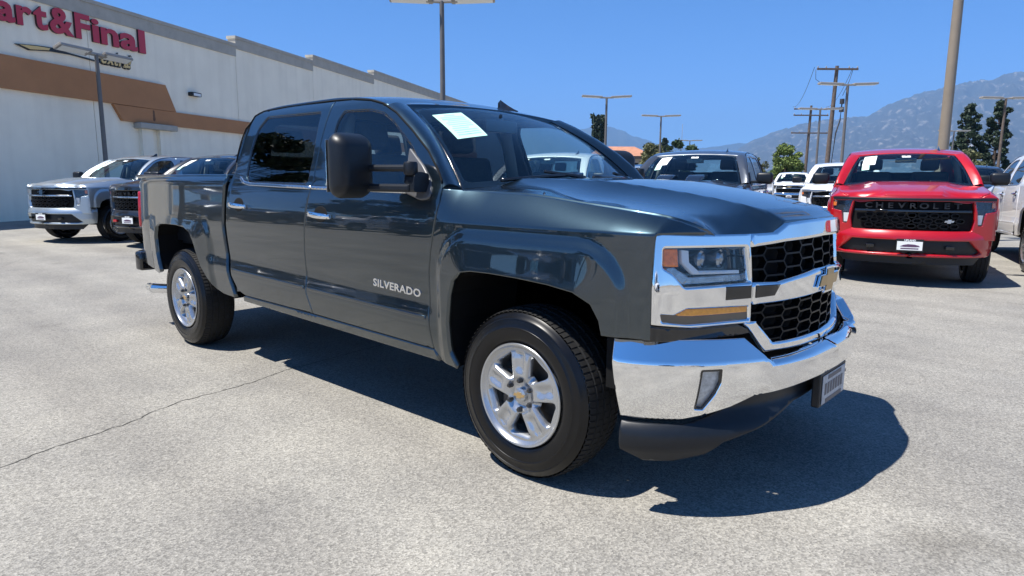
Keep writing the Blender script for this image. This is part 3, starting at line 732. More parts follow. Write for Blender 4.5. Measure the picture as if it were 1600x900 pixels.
# ------------------------------------------------------------------ towing mirrors
for s in (-1, 1):
    SA = [(-.842, 1.520), (-.700, 1.425), (-.615, 1.345), (-.590, 1.295), (-.600, 1.262), (-.66, 1.252), (-.80, 1.290)]
    mr = panel('towing_mirror', fillet(SA, .02), side(s, .012), MT['sail'], hero, h=.03, flip=s > 0, flange=.02, edge=.008, drop=.004)
    b = MB()
    b.prism(fillet([(.0, 1.292), (.0, 1.382), (.06, 1.392), (.095, 1.375), (.10, 1.292)], .015), lambda a, d, o: Vector((-.695+o, s*(.955+a), d)), 0, .075)
    b.build('mirror_bracket', MT['black'], mr, bevel=.010, seg=2)
    b = MB(); b.lathe([(.001, 1.372), (.030, 1.374), (.035, 1.384), (.035, 1.428), (.030, 1.438), (.001, 1.440)], 20, (-.658, s*1.04, 0), 'z'); b.build('mirror_pivot', MT['black'], mr, smooth=True, angle=R(40))
    for z_, hh in ((1.408, .017), (1.312, .020)):
        mx_ = Matrix.Translation((-.655, s*1.040, z_)) @ Matrix.Rotation(s*(math.pi-math.atan2(.085, .25)), 4, 'Z')
        b = MB(); b.box(0, .27, -.022, .022, -hh, hh, mx_); b.build('mirror_arm', MT['black'], mr, bevel=.012, seg=2)
    # head: rounded shell, fuller at the front
    bm = bmesh.new(); bmesh.ops.create_cube(bm, size=1)
    for v in bm.verts: v.co = Vector((v.co.x*.15, v.co.y*.250, v.co.z*.318))
    bmesh.ops.bevel(bm, geom=list(bm.edges), offset=.062, segments=7, affect='EDGES', profile=.5)
    for v in bm.verts:
        if v.co.x > 0: v.co.y *= 1-.10*v.co.x/.075; v.co.z *= 1-.08*v.co.x/.075
        v.co.x += -.05*(v.co.y*-s/.12)*.4-.02*abs(v.co.z/.15)**2*(v.co.x > 0)
        v.co.x += .006*math.exp(-((v.co.z+.028)/.012)**2)*(v.co.x > .03)
    bmesh.ops.translate(bm, verts=bm.verts, vec=(-.925, s*1.195, 1.418))
    me = bpy.data.meshes.new('mirror_housing'); bm.to_mesh(me); bm.free(); me.polygons.foreach_set('use_smooth', [True]*len(me.polygons))
    link('mirror_housing', me, MT['black'], mr)
    b = MB(); b.box(-1.006, -1.002, min(s*1.10, s*1.29), max(s*1.10, s*1.29), 1.29, 1.545); b.build('mirror_glass', MT['chrome'], mr, bevel=.001)

# ------------------------------------------------------------------ door lettering
for s in (-1, 1):
    y = s*(float(W(-.86, .79))+.001)
    mt_ = frame((-.865 if s < 0 else -.865, y, .772), (-s*1, 0, 0) if s > 0 else (1, 0, -.045), (0, 0, 1))
    text('door_lettering', 'SILVERADO', .056, .0035, CH, hero, mt_, sx=1.32, bold=.0016, spacing=1.07)

# ------------------------------------------------------------------ papers on the windscreen
def on_ws(pts, off): return [tuple(float(c) for c in WS(off)(u, v)) for u, v in pts]
PAP = [(-.868, .836), (-.495, .876), (-.540, .507), (-.838, .473)]
pw = panel('window_sticker', PAP, WS(.004), MT['paper'], hero, h=.05, flange=.001, edge=.002)
for k in range(11):
    t = .10+.078*k; L = np.array(PAP[0])*(1-t)+np.array(PAP[3])*t; Rr = np.array(PAP[1])*(1-t)+np.array(PAP[2])*t
    a = .12+.25*random.random()*(k > 1)*(k % 3 == 0); e_ = .88-.4*random.random()*(k % 4 == 3)
    if k == 0: a, e_ = .3, .65
    p0 = L+(Rr-L)*a; p1 = L+(Rr-L)*e_; dv = np.array([0, .0055 if k != 2 else .010])
    panel('sticker_print', [p0-dv, p1-dv, p1+dv, p0+dv], WS(.0055), MT['ink'], pw, h=.08, flange=0, edge=.001)

# ------------------------------------------------------------------ cab interior
b = MB(); b.box(-2.74, -.60, -.84, .84, .56, .60); b.box(-.95, -.60, -.84, .84, .56, 1.18); b.build('cab_floor', MT['interior'], hero)
V = []; F = []
for i, y in enumerate(np.linspace(-.80, .80, 17)):
    hump = .035*math.exp(-((y-.40)/.22)**2)
    for x, z_ in ((-.48, 1.270), (-.60, 1.300), (-.78, 1.312+hump), (-.95, 1.285+hump), (-1.02, 1.20), (-1.0, .95)): V.append((x, y, z_))
for i in range(16):
    for k in range(5): F.append((i*6+k, i*6+k+1, i*6+7+k, i*6+6+k))
mesh('dashboard', V, F, MT['interior'], hero, smooth=True)
def seat(x, y, w, rear=False):
    b = MB(); b.box(x-.25, x+.27, y-w/2, y+w/2, .78, .95); se = b.build('seat', MT['seat'], hero, smooth=True, bevel=.05, seg=3)
    mtx = Matrix.Translation((x-.26, y, .93)) @ Matrix.Rotation(R(-14), 4, 'Y')
    b = MB(); b.box(-.07, .07, -w/2, w/2, 0, .60, mtx); b.build('seat_back', MT['seat'], se, smooth=True, bevel=.045, seg=3)
    for yy in ([0] if not rear else [-w*.33, w*.33]):
        b = MB(); b.box(-.05, .05, yy-.125, yy+.125, .64, .82, mtx); b.build('headrest', MT['seat'], se, smooth=True, bevel=.035, seg=3)
for y in (-.40, .40): seat(-1.42, y, .52)
seat(-2.38, 0, 1.42, True)
b = MB(); n = 40
ring = [Vector((-1.06+.075*math.sin(a), .40+.185*math.cos(a), 1.20+.17*math.sin(a))) for a in np.linspace(0, 2*math.pi, n+1)]
b.tube(ring, .016, 8, False); b.tube([(-1.06, .22, 1.20), (-1.04, .40, 1.19), (-1.06, .58, 1.20)], .02, 6); b.tube([(-1.04, .40, 1.19), (-.9, .40, 1.12)], .04, 8)
b.build('steering_wheel', MT['gloss'], hero, smooth=True)
b = MB(); b.box(-1.055, -1.025, -.14, .14, 1.645, 1.72); b.tube([(-1.03, 0, 1.70), (-1.04, 0, 1.76)], .012, 6); b.build('rear_view_mirror', MT['gloss'], hero, bevel=.008)
panel('headliner', [(-1.20, -.60), (-1.20, .60), (-2.66, .62), (-2.66, -.62)], lambda x, y: (x, y, roofz(x, y)-.035), MT['liner'], hero, h=.1, flip=True, flange=0)
for s in (-1, 1):
    b = MB(); b.tube([(-1.64, s*.80, 1.30), (-1.66, s*.70, 1.75)], .045, 8); b.build('belt_pillar', MT['liner'], hero, smooth=True)

# ================================================================== ground
def asphalt_mat():
    m = bpy.data.materials.new('worn_asphalt'); m.use_nodes = True; nt = m.node_tree; b = nt.nodes['Principled BSDF']
    tc = nt.nodes.new('ShaderNodeTexCoord')
    def noise(scale, detail, rough=.6):
        n = nt.nodes.new('ShaderNodeTexNoise'); n.inputs['Scale'].default_value = scale; n.inputs['Detail'].default_value = detail; n.inputs['Roughness'].default_value = rough
        nt.links.new(tc.outputs['Object'], n.inputs['Vector']); return n
    def ramp(src, p0, c0, p1, c1):
        r = nt.nodes.new('ShaderNodeValToRGB'); r.color_ramp.elements[0].position = p0; r.color_ramp.elements[1].position = p1
        r.color_ramp.elements[0].color = (*c0, 1); r.color_ramp.elements[1].color = (*c1, 1); nt.links.new(src, r.inputs[0]); return r
    def mul(a, c_, f=1.):
        x = nt.nodes.new('ShaderNodeMix'); x.data_type = 'RGBA'; x.blend_type = 'MULTIPLY'; x.inputs[0].default_value = f
        nt.links.new(a, x.inputs[6]); nt.links.new(c_, x.inputs[7]); return x.outputs[2]
    v = nt.nodes.new('ShaderNodeTexVoronoi'); v.inputs['Scale'].default_value = 135; nt.links.new(tc.outputs['Object'], v.inputs['Vector'])
    st = ramp(v.outputs['Color'], .05, (.155, .151, .139), .95, (.375, .364, .332))            # single stones
    fine = ramp(noise(38, 6, .85).outputs[0], .3, (.76, .76, .765), .7, (1.20, 1.19, 1.17))
    mid = ramp(noise(1.1, 6, .65).outputs[0], .3, (.82, .82, .83), .7, (1.12, 1.11, 1.09))
    big = ramp(noise(.16, 4, .55).outputs[0], .3, (.88, .88, .89), .7, (1.12, 1.11, 1.08))
    c = mul(st.outputs[0], fine.outputs[0]); c = mul(c, mid.outputs[0]); c = mul(c, big.outputs[0])
    # old wheel tracks and sweeper streaks running along the aisle
    mp = nt.nodes.new('ShaderNodeMapping'); mp.inputs['Rotation'].default_value = (0, 0, R(15)); mp.inputs['Scale'].default_value = (.06, 1.6, 1)
    nt.links.new(tc.outputs['Object'], mp.inputs[0]); n = nt.nodes.new('ShaderNodeTexNoise'); n.inputs['Scale'].default_value = 1.; n.inputs['Detail'].default_value = 5
    nt.links.new(mp.outputs[0], n.inputs['Vector']); c = mul(c, ramp(n.outputs[0], .35, (.90, .895, .89), .6, (1.06, 1.06, 1.05)).outputs[0])
    # dark oil spots
    sp = ramp(noise(.9, 3, .5).outputs[0], .64, (1, 1, 1), .76, (.70, .69, .68)); c = mul(c, sp.outputs[0])
    nt.links.new(c, b.inputs['Base Color']); b.inputs['Roughness'].default_value = .93; b.inputs['Specular IOR Level'].default_value = .25
    bp = nt.nodes.new('ShaderNodeBump'); bp.inputs['Strength'].default_value = .35; bp.inputs['Distance'].default_value = .006
    nt.links.new(v.outputs['Distance'], bp.inputs['Height'])
    nt.links.new(bp.outputs[0], b.inputs['Normal'])
    return m
MT['asphalt'] = asphalt_mat()
MT['earth'] = mat('dry_earth', (.20, .17, .12), rough=.95, var=.4, vscale=.01)
g = mesh('ground', [(-16000, -9000, -.03), (14000, -9000, -.03), (14000, 21000, -.03), (-16000, 21000, -.03)], [(0, 1, 2, 3)], MT['earth']); tag(g, kind='structure')
lot = mesh('parking_lot', [(-70, -60, 0), (70, -60, 0), (70, 130, 0), (-70, 130, 0)], [(0, 1, 2, 3)], MT['asphalt']); tag(lot, kind='structure')
MT['crack'] = mat('crack_fill', (.06, .057, .05), rough=1)
def crack(pts, w):
    pts = [np.array(p, float) for p in pts]; L = []; 
    for a, b_ in zip(pts[:-1], pts[1:]):
        k = max(2, int(np.linalg.norm(b_-a)/.035))
        for i in range(k): L.append(a+(b_-a)*i/k+RNG.normal(0, .006, 2))
    V = []; F = []
    for i in range(len(L)-1):
        t = L[min(i+1, len(L)-1)]-L[i]; t /= np.linalg.norm(t)+1e-9; n = np.array([-t[1], t[0]]); ww = w*(.45+.9*random.random())
        V += [(*(L[i]+n*ww), .002), (*(L[i]-n*ww), .002)]
    for i in range(len(L)-2): F.append((2*i, 2*i+1, 2*i+3, 2*i+2))
    o = mesh('pavement_crack', V, F, MT['crack'], lot); return o
crack([(.4, -8), (-.9, -4.9), (-1.60, -3.2), (-1.95, -2.35), (-2.051, -1.951), (-2.153, -1.778), (-2.227, -1.601), (-2.243, -1.347), (-2.304, -1.044), (-2.392, -.771), (-2.411, -.515), (-2.6, .8)], .0034)
crack([(-2.0, -9), (-4.2, -5.2), (-6.5, -2.9), (-9.2, -1.6), (-13, .2)], .0022)
crack([(1.9, 2.2), (2.4, 4.2), (2.2, 6.5)], .004)

# ================================================================== store on the left
WP0 = Vector((-23.435, 1.461, 0)); WD = Vector((-.46617, .88469, 0)); WN = Vector((.88469, .46617, 0))
def wp(s_, h_, o_): return WP0+WD*s_+WN*o_+Vector((0, 0, h_))
MT['stucco'] = mat('painted_concrete', (.95, .87, .70), rough=.9, var=.05, vscale=.9, bump=.25, bscale=45)
_nt = MT['stucco'].node_tree; _b = _nt.nodes['Principled BSDF']; _src = _b.inputs['Base Color'].links[0].from_socket      # rain streaks and coursing
_tc = _nt.nodes.new('ShaderNodeTexCoord'); _mp = _nt.nodes.new('ShaderNodeMapping'); _mp.inputs['Scale'].default_value = (2.2, 2.2, .10); _nt.links.new(_tc.outputs['Object'], _mp.inputs[0])
_n = _nt.nodes.new('ShaderNodeTexNoise'); _n.inputs['Scale'].default_value = 1.4; _n.inputs['Detail'].default_value = 5; _nt.links.new(_mp.outputs[0], _n.inputs['Vector'])
_r = _nt.nodes.new('ShaderNodeValToRGB'); _r.color_ramp.elements[0].position = .36; _r.color_ramp.elements[1].position = .56; _r.color_ramp.elements[0].color = (.955, .95, .945, 1); _r.color_ramp.elements[1].color = (1, 1, 1, 1); _nt.links.new(_n.outputs[0], _r.inputs[0])
_x = _nt.nodes.new('ShaderNodeMix'); _x.data_type = 'RGBA'; _x.blend_type = 'MULTIPLY'; _x.inputs[0].default_value = 1; _nt.links.new(_src, _x.inputs[6]); _nt.links.new(_r.outputs[0], _x.inputs[7]); _nt.links.new(_x.outputs[2], _b.inputs['Base Color'])
MT['coping'] = mat('grey_coping', (.42, .395, .34), rough=.9, var=.12, vscale=2.5, bump=.2, bscale=30)
MT['brown'] = mat('brown_band', (.44, .205, .09), rough=.85, var=.08, vscale=1.2, bump=.2, bscale=40)
MT['soot'] = mat('soot', (.14, .075, .045), rough=.95, var=.3, vscale=6)
MT['signred'] = mat('sign_red', (.50, .016, .034), rough=.4, coat=.3)
MT['signedge'] = mat('sign_edge', (.05, .01, .015), rough=.5)
MT['signgold'] = mat('sign_gold', (.78, .55, .22), rough=.35)
MT['signblk'] = mat('sign_black', (.012, .012, .012), rough=.4)
MT['lampglass'] = mat('diffuser_white', (.75, .77, .76), rough=.3)
st = empty('store_building', WP0, 0, 'long cream store with stepped grey parapet and brown band, left behind the pickups', 'building')
def loc(f): return lambda a, b_, d: f(a, b_, d)-WP0
L3 = loc(wp)
segs = [(-5, -4.1, 7.42), (-4.1, 3.80, 7.42), (3.80, 11.75, 7.42), (11.75, 18.35, 7.77), (18.35, 25.85, 8.08), (25.85, 36, 8.42), (36, 48, 8.42)]
for a, b_, h_ in segs:
    q = MB(); q.prism([(a+.012, -.02), (b_-.012, -.02), (b_-.012, h_-.05), (a+.012, h_-.05)], L3, -.30, 0); q.build('wall_panel', MT['stucco'], st)
for a, b_, h_ in [(-5, 11.75, 7.42), (11.75, 18.35, 7.77), (18.35, 25.85, 8.08), (25.85, 48, 8.42)]:
    q = MB(); q.prism([(a, h_-.56), (b_, h_-.56), (b_, h_-.13), (a, h_-.13)], L3, -.35, .05); q.build('parapet', MT['coping'], st)
    q = MB(); q.prism([(a-.03, h_-.128), (b_+.03, h_-.128), (b_+.03, h_), (a-.03, h_)], L3, -.40, .085); q.build('coping', MT['coping'], st)
q = MB(); q.prism([(-5, -.02), (48, -.02), (48, 7.2), (-5, 7.2)], L3, -30, -.45); q.build('store_body', MT['stucco'], st)
q = MB(); q.prism([(-5, 4.05), (7.62, 3.99), (7.13, 4.98), (-5, 5.05)], L3, -.02, .14); q.build('brown_band', MT['brown'], st)
q = MB(); q.prism([(4.54, 3.985), (48, 3.955), (48, 3.28), (4.91, 3.43)], L3, -.02, .125); q.build('brown_band', MT['brown'], st)
q = MB(); q.prism([(5.50, 3.20), (7.42, 3.20), (7.42, 3.42), (5.50, 3.42)], L3, -.02, .34); q.build('pilaster_cap', MT['coping'], st, bevel=.03)
for a, b_ in ((5.72, 6.25), (6.62, 7.18)):
    q = MB(); q.prism([(a, -.02), (b_, -.02), (b_, 3.2), (a, 3.2)], L3, -.02, .16); q.build('pilaster', MT['stucco'], st)
q = MB(); q.prism([(8.52, 4.74), (9.08, 4.74), (9.08, 4.90), (8.52, 4.90)], L3, 0, .22); wl = q.build('wall_lamp', MT['signblk'], st, bevel=.02)
q = MB(); q.prism([(8.60, 4.755), (9.02, 4.755), (9.02, 4.86), (8.60, 4.86)], L3, .222, .228); q.build('lamp_lens', MT['lampglass'], wl)
q = MB(); q.prism([(6.36, 3.56), (6.44, 3.52), (6.49, 3.6), (6.46, 3.93), (6.38, 3.95)], L3, .126, .1275); q.build('soot_mark', MT['soot'], st)
sg_ = empty('store_sign', wp(3.3, 6.0, 0), 0, 'raised red letters high on the cream store wall', 'sign')
for ch, a_, b_, up in (('S', -1.62, -.92, 0), ('m', -.86, .46, 0), ('a', .52, 1.14, 0), ('r', 1.19, 1.72, 0), ('t', 1.76, 2.24, 0), ('&', 2.31, 3.20, 0), ('F', 3.26, 3.86, 0), ('i', 3.93, 4.23, 0), ('n', 4.29, 5.06, 0), ('a', 5.11, 5.93, 0), ('l', 5.99, 6.31, 0)):
    o = text('letter', ch, 1.12, .04, MT['signred'], sg_, Matrix.Identity(4), bold=.035, align='LEFT')
    xs = [v.co.x for v in o.data.vertices]; w_ = max(xs)-min(xs)
    o.data.transform(Matrix.Diagonal(((b_-a_)/w_, 1, 1, 1)) @ Matrix.Translation((-min(xs), 0, 0))); o.data.materials.append(MT['signedge'])
    for p_ in o.data.polygons: p_.material_index = 0 if abs(p_.normal.z) > .5 else 1
    o.data.transform(frame(wp(a_, 6.05, .055)-sg_.location, WD, (0, 0, 1)))
sx_ = empty('script_sign', wp(4.9, 5.3, 0), 0, 'small black and gold slanted script sign with a swoosh below the red letters', 'sign')
x_ = 4.22
for ch in 'extra!':
    w0 = 0
    for nm, bold, dep, off, mm in (('letter', .012, .012, .075, MT['signgold']), ('letter_back', .055, .03, .034, MT['signblk'])):
        o = text(nm, ch, .60, dep, mm, sx_, Matrix.Identity(4), shear=.32, bold=bold, align='LEFT')
        xs = [v.co.x for v in o.data.vertices]; cx_ = (max(xs)+min(xs))/2
        if nm == 'letter': w0 = (max(xs)-min(xs))*.84
        o.data.transform(Matrix.Diagonal((.84, 1, 1, 1)) @ Matrix.Translation((-cx_, 0, 0)))
        o.data.transform(frame(wp(x_+w0/2, 5.37, off)-sx_.location, WD, (0, 0, 1)))
    x_ += w0*.93
LX = lambda a, b_, d: wp(a, b_, d)-sx_.location
q = MB(); q.prism([(1.05, 5.42), (1.5, 5.30), (2.3, 5.40), (3.0, 5.42), (4.3, 5.34), (4.3, 5.39), (3.0, 5.47), (2.35, 5.53), (1.8, 5.50)], LX, .02, .06); q.build('swoosh', MT['signblk'], sx_)
q = MB(); q.prism([(1.2, 5.42), (1.55, 5.335), (2.2, 5.42), (2.25, 5.49), (1.8, 5.475)], LX, .062, .075); q.build('swoosh_face', MT['signgold'], sx_)

# ================================================================== lot lights and utility poles
MT['pole'] = mat('bronze_pole', (.14, .132, .124), rough=.5, var=.15, vscale=3)
MT['polet'] = mat('tan_pole', (.25, .205, .15), rough=.6, var=.12, vscale=2)
MT['wood'] = mat('weathered_wood', (.125, .095, .075), rough=.9, var=.3, vscale=5)
MT['wire'] = mat('wire_black', (.03, .03, .035), rough=.6)
MT['fixture'] = mat('fixture_grey', (.30, .28, .25), rough=.45, var=.1, vscale=4)
def lot_light(x, y, h_, rz, label, arms=(1, -1), r=.085, m=None, tilt=3., roll=0.):
    e = empty('lot_light', (x, y, 0), rz, label, 'light pole', 'lot light poles')
    b = MB(); b.tube([(0, 0, 0), (0, 0, h_)], [r, r*.72], 12); b.build('pole', m or MT['pole'], e, smooth=True, angle=R(60))
    b = MB(); b.lathe([(.001, .66), (.24, .65), (.26, .62), (.26, 0)], 20, (0, 0, 0), 'z'); b.build('pole_base', MT['coping'], e, smooth=True, angle=R(40))
    for a in arms:
        mtx = Matrix.Translation((0, 0, h_-.04)) @ Matrix.Rotation(R(-tilt*a), 4, 'Y') @ Matrix.Rotation(R(roll), 4, 'X')
        b = MB(); b.box(min(0, a*.42), max(0, a*.42), -.05, .05, .0, .09, mtx)
        b.build('arm', MT['fixture'], e, bevel=.01)
        b = MB(); b.box(min(a*.25, a*1.42), max(a*.25, a*1.42), -.17, .17, .02, .12, mtx); fx = b.build('luminaire', MT['fixture'], e, bevel=.02)
        b = MB(); b.box(min(a*.36, a*1.36), max(a*.36, a*1.36), -.13, .13, .008, .019, mtx); b.build('diffuser', MT['lampglass'], fx)
    return e
AX = R(42)
lot_light(-23.73, 4.60, 5.37, R(117.8), 'double-headed lot light standing before the red store letters', tilt=0, roll=-24)
lot_light(-12.16, 9.49, 6.05, AX, 'double-headed lot light rising behind the dark pickup roof', tilt=2, roll=-10)
lot_light(-20.62, 29.57, 6, AX, 'double-headed lot light beside the tall disguised cell tower', tilt=3)
lot_light(-23.93, 41.4, 6, AX, 'double-headed lot light above the low tree and grey pickup roof', tilt=2)
lot_light(-8.72, 32.79, 6, AX, 'double-headed lot light in front of the tallest utility pole', tilt=2)
lot_light(-13.48, 43.58, 6, AX, 'double-headed lot light between the two utility poles', tilt=1)
lot_light(-3.68, 44.06, 6, AX, 'brown lot light at right of the two tall pines', m=MT['wood'], tilt=1)
lot_light(-10.49, 70.89, 6, AX, 'small far lot light in front of the tall pines', tilt=1)
lot_light(-36.7, 70.19, 6, AX, 'small far lot light left of the grey mountain foot', tilt=1)
lot_light(-1.22, 14.55, 8.4, AX, 'thick tan lot light pole right behind the red pickup', r=.118, m=MT['polet'])
def utility(x, y, h_, rz, arms, label, lean=0., trans=False):
    e = empty('utility_pole', (x, y, 0), rz, label, 'utility pole', 'wooden utility poles')
    b = MB(); b.tube([(0, 0, 0), (lean*.5, 0, h_*.5), (lean, 0, h_)], [.19, .165, .13], 10); b.build('pole', MT['wood'], e, smooth=True, angle=R(60))
    for z_, L_ in arms:
        xx = lean*z_/h_
        b = MB(); b.box(xx-L_/2, xx+L_/2, -.20, -.08, z_-.07, z_+.07); ca = b.build('crossarm', MT['wood'], e, bevel=.01)
        for k in (-.48, -.28, .28, .48):
            b = MB(); b.lathe([(.001, .22), (.05, .20), (.035, .15), (.06, .11), (.03, .07)], 8, (xx+k*L_, -.14, z_), 'z'); b.build('insulator', MT['fixture'], ca, smooth=True)
    if trans:
        for z_ in (h_*.66, h_*.72):
            b = MB(); b.lathe([(.001, .38), (.16, .36), (.17, .0), (.001, -.02)], 12, (.75, -.2, z_), 'z'); b.build('switch_box', MT['wire'], e, smooth=True, angle=R(40))
        b = MB(); b.tube([(.75, -.2, h_*.72), (.70, -.2, h_*.6), (.45, -.2, h_*.5), (.25, -.2, h_*.2), (.2, -.2, 0)], .05, 6); b.tube([(0, -.2, h_*.69), (.75, -.2, h_*.69)], .04, 6)
        b.tube([(-1.4, -.14, h_-.3), (-1.35, -.14, h_-1.0), (-.9, -.14, h_-1.3), (0, -.14, h_-1.35)], .02, 5); b.tube([(1.4, -.14, h_-.3), (1.2, -.14, h_-1.1), (.75, -.2, h_-2.2)], .02, 5)
        b.build('riser_cable', MT['wire'], e, smooth=True)
    return e
utility(-15.56, 52.12, 10, R(42), [(9.75, 3.1)], 'tallest leaning wooden utility pole with one crossarm and switch boxes', lean=.25, trans=True)
utility(-26.28, 78.68, 10, R(42), [(9.6, 4.0), (8.9, 4.0), (6.9, 4.2)], 'farther wooden utility pole with three crossarms', lean=.2)
def wire(a, b_, sag, r=.018):
    a, b_ = Vector(a), Vector(b_); m = MB(); m.tube([a.lerp(b_, t)-Vector((0, 0, sag*4*t*(1-t))) for t in np.linspace(0, 1, 14)], r, 4)
    return m
ca, sa = math.cos(R(42)), math.sin(R(42))
for i, k in enumerate((-1.45, 1.45)):
    m = wire((-15.56+k*ca, 52.12+k*sa, 9.9), (-26.28+k*1.3*ca, 78.68+k*1.3*sa, 9.85), .8)
    tag(m.build('power_line', MT['wire'], smooth=True), ('left', 'right')[i]+' one of two thin black power lines between the utility poles', 'wire', 'power lines')

# ================================================================== trees and far buildings
def leaf_mat(name, c0, c1):
    m = mat(name, c0, rough=.6, spec=.3); nt = m.node_tree; b = nt.nodes['Principled BSDF']
    ge = nt.nodes.new('ShaderNodeNewGeometry'); cr = nt.nodes.new('ShaderNodeValToRGB')
    cr.color_ramp.elements[0].color = (*c0, 1); cr.color_ramp.elements[1].color = (*c1, 1)
    nt.links.new(ge.outputs['Random Per Island'], cr.inputs[0]); nt.links.new(cr.outputs[0], b.inputs['Base Color'])
    return m
MT['leaf'] = leaf_mat('leaf_green', (.06, .10, .02), (.17, .22, .05)); MT['leafd'] = leaf_mat('leaf_dark', (.018, .04, .016), (.055, .085, .035))
MT['leafo'] = leaf_mat('leaf_olive', (.06, .075, .03), (.16, .16, .07)); MT['bark'] = mat('bark', (.09, .065, .05), rough=.95, var=.3, vscale=8)
MT['needle'] = leaf_mat('needle_dark', (.012, .026, .014), (.04, .062, .032))
def leaves(centers, radii, n, size, flat=1.):
    V = []; F = []; w = np.array(radii)**2; w = w/w.sum()
    for c, r, k in zip(centers, radii, (w*n).astype(int)+1):
        d = RNG.normal(size=(k, 3)); d /= np.linalg.norm(d, axis=1)[:, None]
        p = np.array(c)+d*(r*(RNG.random((k, 1))**.45))*np.array([1, 1, flat])
        a = RNG.normal(size=(k, 3)); a /= np.linalg.norm(a, axis=1)[:, None]; b_ = np.cross(a, d+RNG.normal(size=(k, 3))*.6); b_ /= np.linalg.norm(b_, axis=1)[:, None]+1e-9
        s_ = size*(.6+.8*RNG.random((k, 1)))
        q = np.stack([p-a*s_-b_*s_*.45, p+a*s_-b_*s_*.45, p+a*s_+b_*s_*.45, p-a*s_+b_*s_*.45], 1).reshape(-1, 3)
        o = len(V); V += [tuple(t) for t in q]; F += [(o+4*i, o+4*i+1, o+4*i+2, o+4*i+3) for i in range(k)]
    return V, F
def tree(name, x, y, h_, rad, label, m, n=3500, size=.14, trunk=.35, shape='round', group='trees beyond the lot', nb=26):
    e = empty(name, (x, y, 0), random.uniform(0, 6), label, 'tree', group); C = []; Rd = []
    tb = MB(); tb.tube([(0, 0, -.1), (.05*rad, 0, h_*trunk), (0, .05*rad, h_*.85)], [.045*h_**.8, .035*h_**.8, .01], 8)
    if shape == 'round':
        for i in range(nb):
            a = random.uniform(0, 6.28); t = random.random()**.8; z_ = h_*(trunk+.08+(1-trunk-.14)*t); rr = rad*math.sqrt(max(.05, 1-(2*t-.85)**2*.75))*random.uniform(.35, .95)
            C.append((rr*math.cos(a), rr*math.sin(a), z_)); Rd.append(rad*random.uniform(.20, .38))
            if i % 3 == 0: tb.tube([(0, 0, h_*trunk*.9), (rr*.5*math.cos(a), rr*.5*math.sin(a), (h_*trunk+z_)/2), C[-1]], [.02*h_**.8, .013*h_**.8, .01], 5)
    elif shape == 'pine':
        for i in range(nb):
            t = (i+random.random()*.8)/nb; z_ = h_*(.10+.88*t); a = i*2.4+random.uniform(-.5, .5); rr = rad*(1.0-t*.55)*random.uniform(.25, .92)*(1 if t < .9 else .4)
            C.append((rr*math.cos(a), rr*math.sin(a), z_)); Rd.append(rad*random.uniform(.20, .36)*(1-.35*t))
            tb.tube([(0, 0, z_-.4), (rr*math.cos(a), rr*math.sin(a), z_)], [.006*h_, .003*h_], 4)
    V, F = leaves(C, Rd, n, size, .75)
    tb.build('trunk', MT['bark'], e, smooth=True, angle=R(60)); mesh('crown', V, F, m, e)
    return e
tree('leafy_tree', -24.8, 68.45, 5.1, 1.9, 'round bright green tree below the farther utility pole', MT['leaf'], 10000, .11, .10, nb=44)
tree('leafy_tree', -33.2, 81.3, 4.6, 1.5, 'thin olive tree left of the round green tree', MT['leafo'], 1500, .12, .3)
tree('leafy_tree', -35.2, 59.3, 5.4, 1.7, 'low olive tree right of the tiled roof, over the grey pickup', MT['leafo'], 3000, .12, .25)
tree('leafy_tree', -33.9, 63.0, 5.9, 1.9, 'bushier green tree over the grey pickup roof', MT['leafd'], 3500, .12, .25)
tree('pine_tree', -11.85, 87.1, 10.0, 1.85, 'left of the two tall dark pines', MT['needle'], 12000, .13, .2, 'pine', 'tall pines', 60)
tree('pine_tree', -9.35, 88.2, 10.3, 1.85, 'right of the two tall dark pines', MT['needle'], 12000, .13, .2, 'pine', 'tall pines', 60)
tree('leafy_tree', -10.9, 84.2, 4.7, 1.9, 'low olive bushy tree at the feet of the pines', MT['leafo'], 2500, .12, .2)
# cell tower dressed as a pine
def monopine(x, y, h_, rad, label, full=True):
    e = empty('cell_tower', (x, y, 0), .3, label, 'cell tower', 'disguised cell towers'); b = MB(); b.tube([(0, 0, 0), (0, 0, h_*.95)], [.5, .3], 10); b.build('mast', MT['bark'], e, smooth=True)
    C = []; Rd = []
    for i in range(60 if full else 24):
        t = (i+.5)/(60 if full else 24); a = i*2.4; z_ = h_*((.28 if full else .35)+.68*t); rr = rad*random.uniform(.4, .85)*(1 if full else (1-.8*t)); C.append((rr*math.cos(a), rr*math.sin(a), z_)); Rd.append(rad*.36*(1 if full else 1-.5*t))
    V, F = leaves(C, Rd, 5000, .34, .8); mesh('crown', V, F, MT['needle'], e)
    for z_ in ((.90, .70, .5) if full else (.55,)):
        for k in range(6):
            a = k*math.pi/3; q = MB(); q.box(-.22, .22, -.12, .12, -.95, .95, Matrix.Translation((rad*.9*math.cos(a), rad*.9*math.sin(a), h_*z_)) @ Matrix.Rotation(a+math.pi/2, 4, 'Z')); q.build('antenna', MT['needle'], e, bevel=.03)
    return e
monopine(-109.4, 154.8, 20, 2.1, 'tall cell tower dressed as a dark narrow pine')
monopine(-112, 196, 14.5, 3.0, 'smaller cell tower dressed as a pine above the tiled roof', False)
b = MB(); b.tube([(0, 0, 0), (0, 0, 17.5)], [.09, .05], 6); m_ = b.build('radio_mast', MT['pole'], smooth=True); m_.location = (-95, 176, 0); tag(m_, 'thin bare mast right of the cell towers', 'mast')
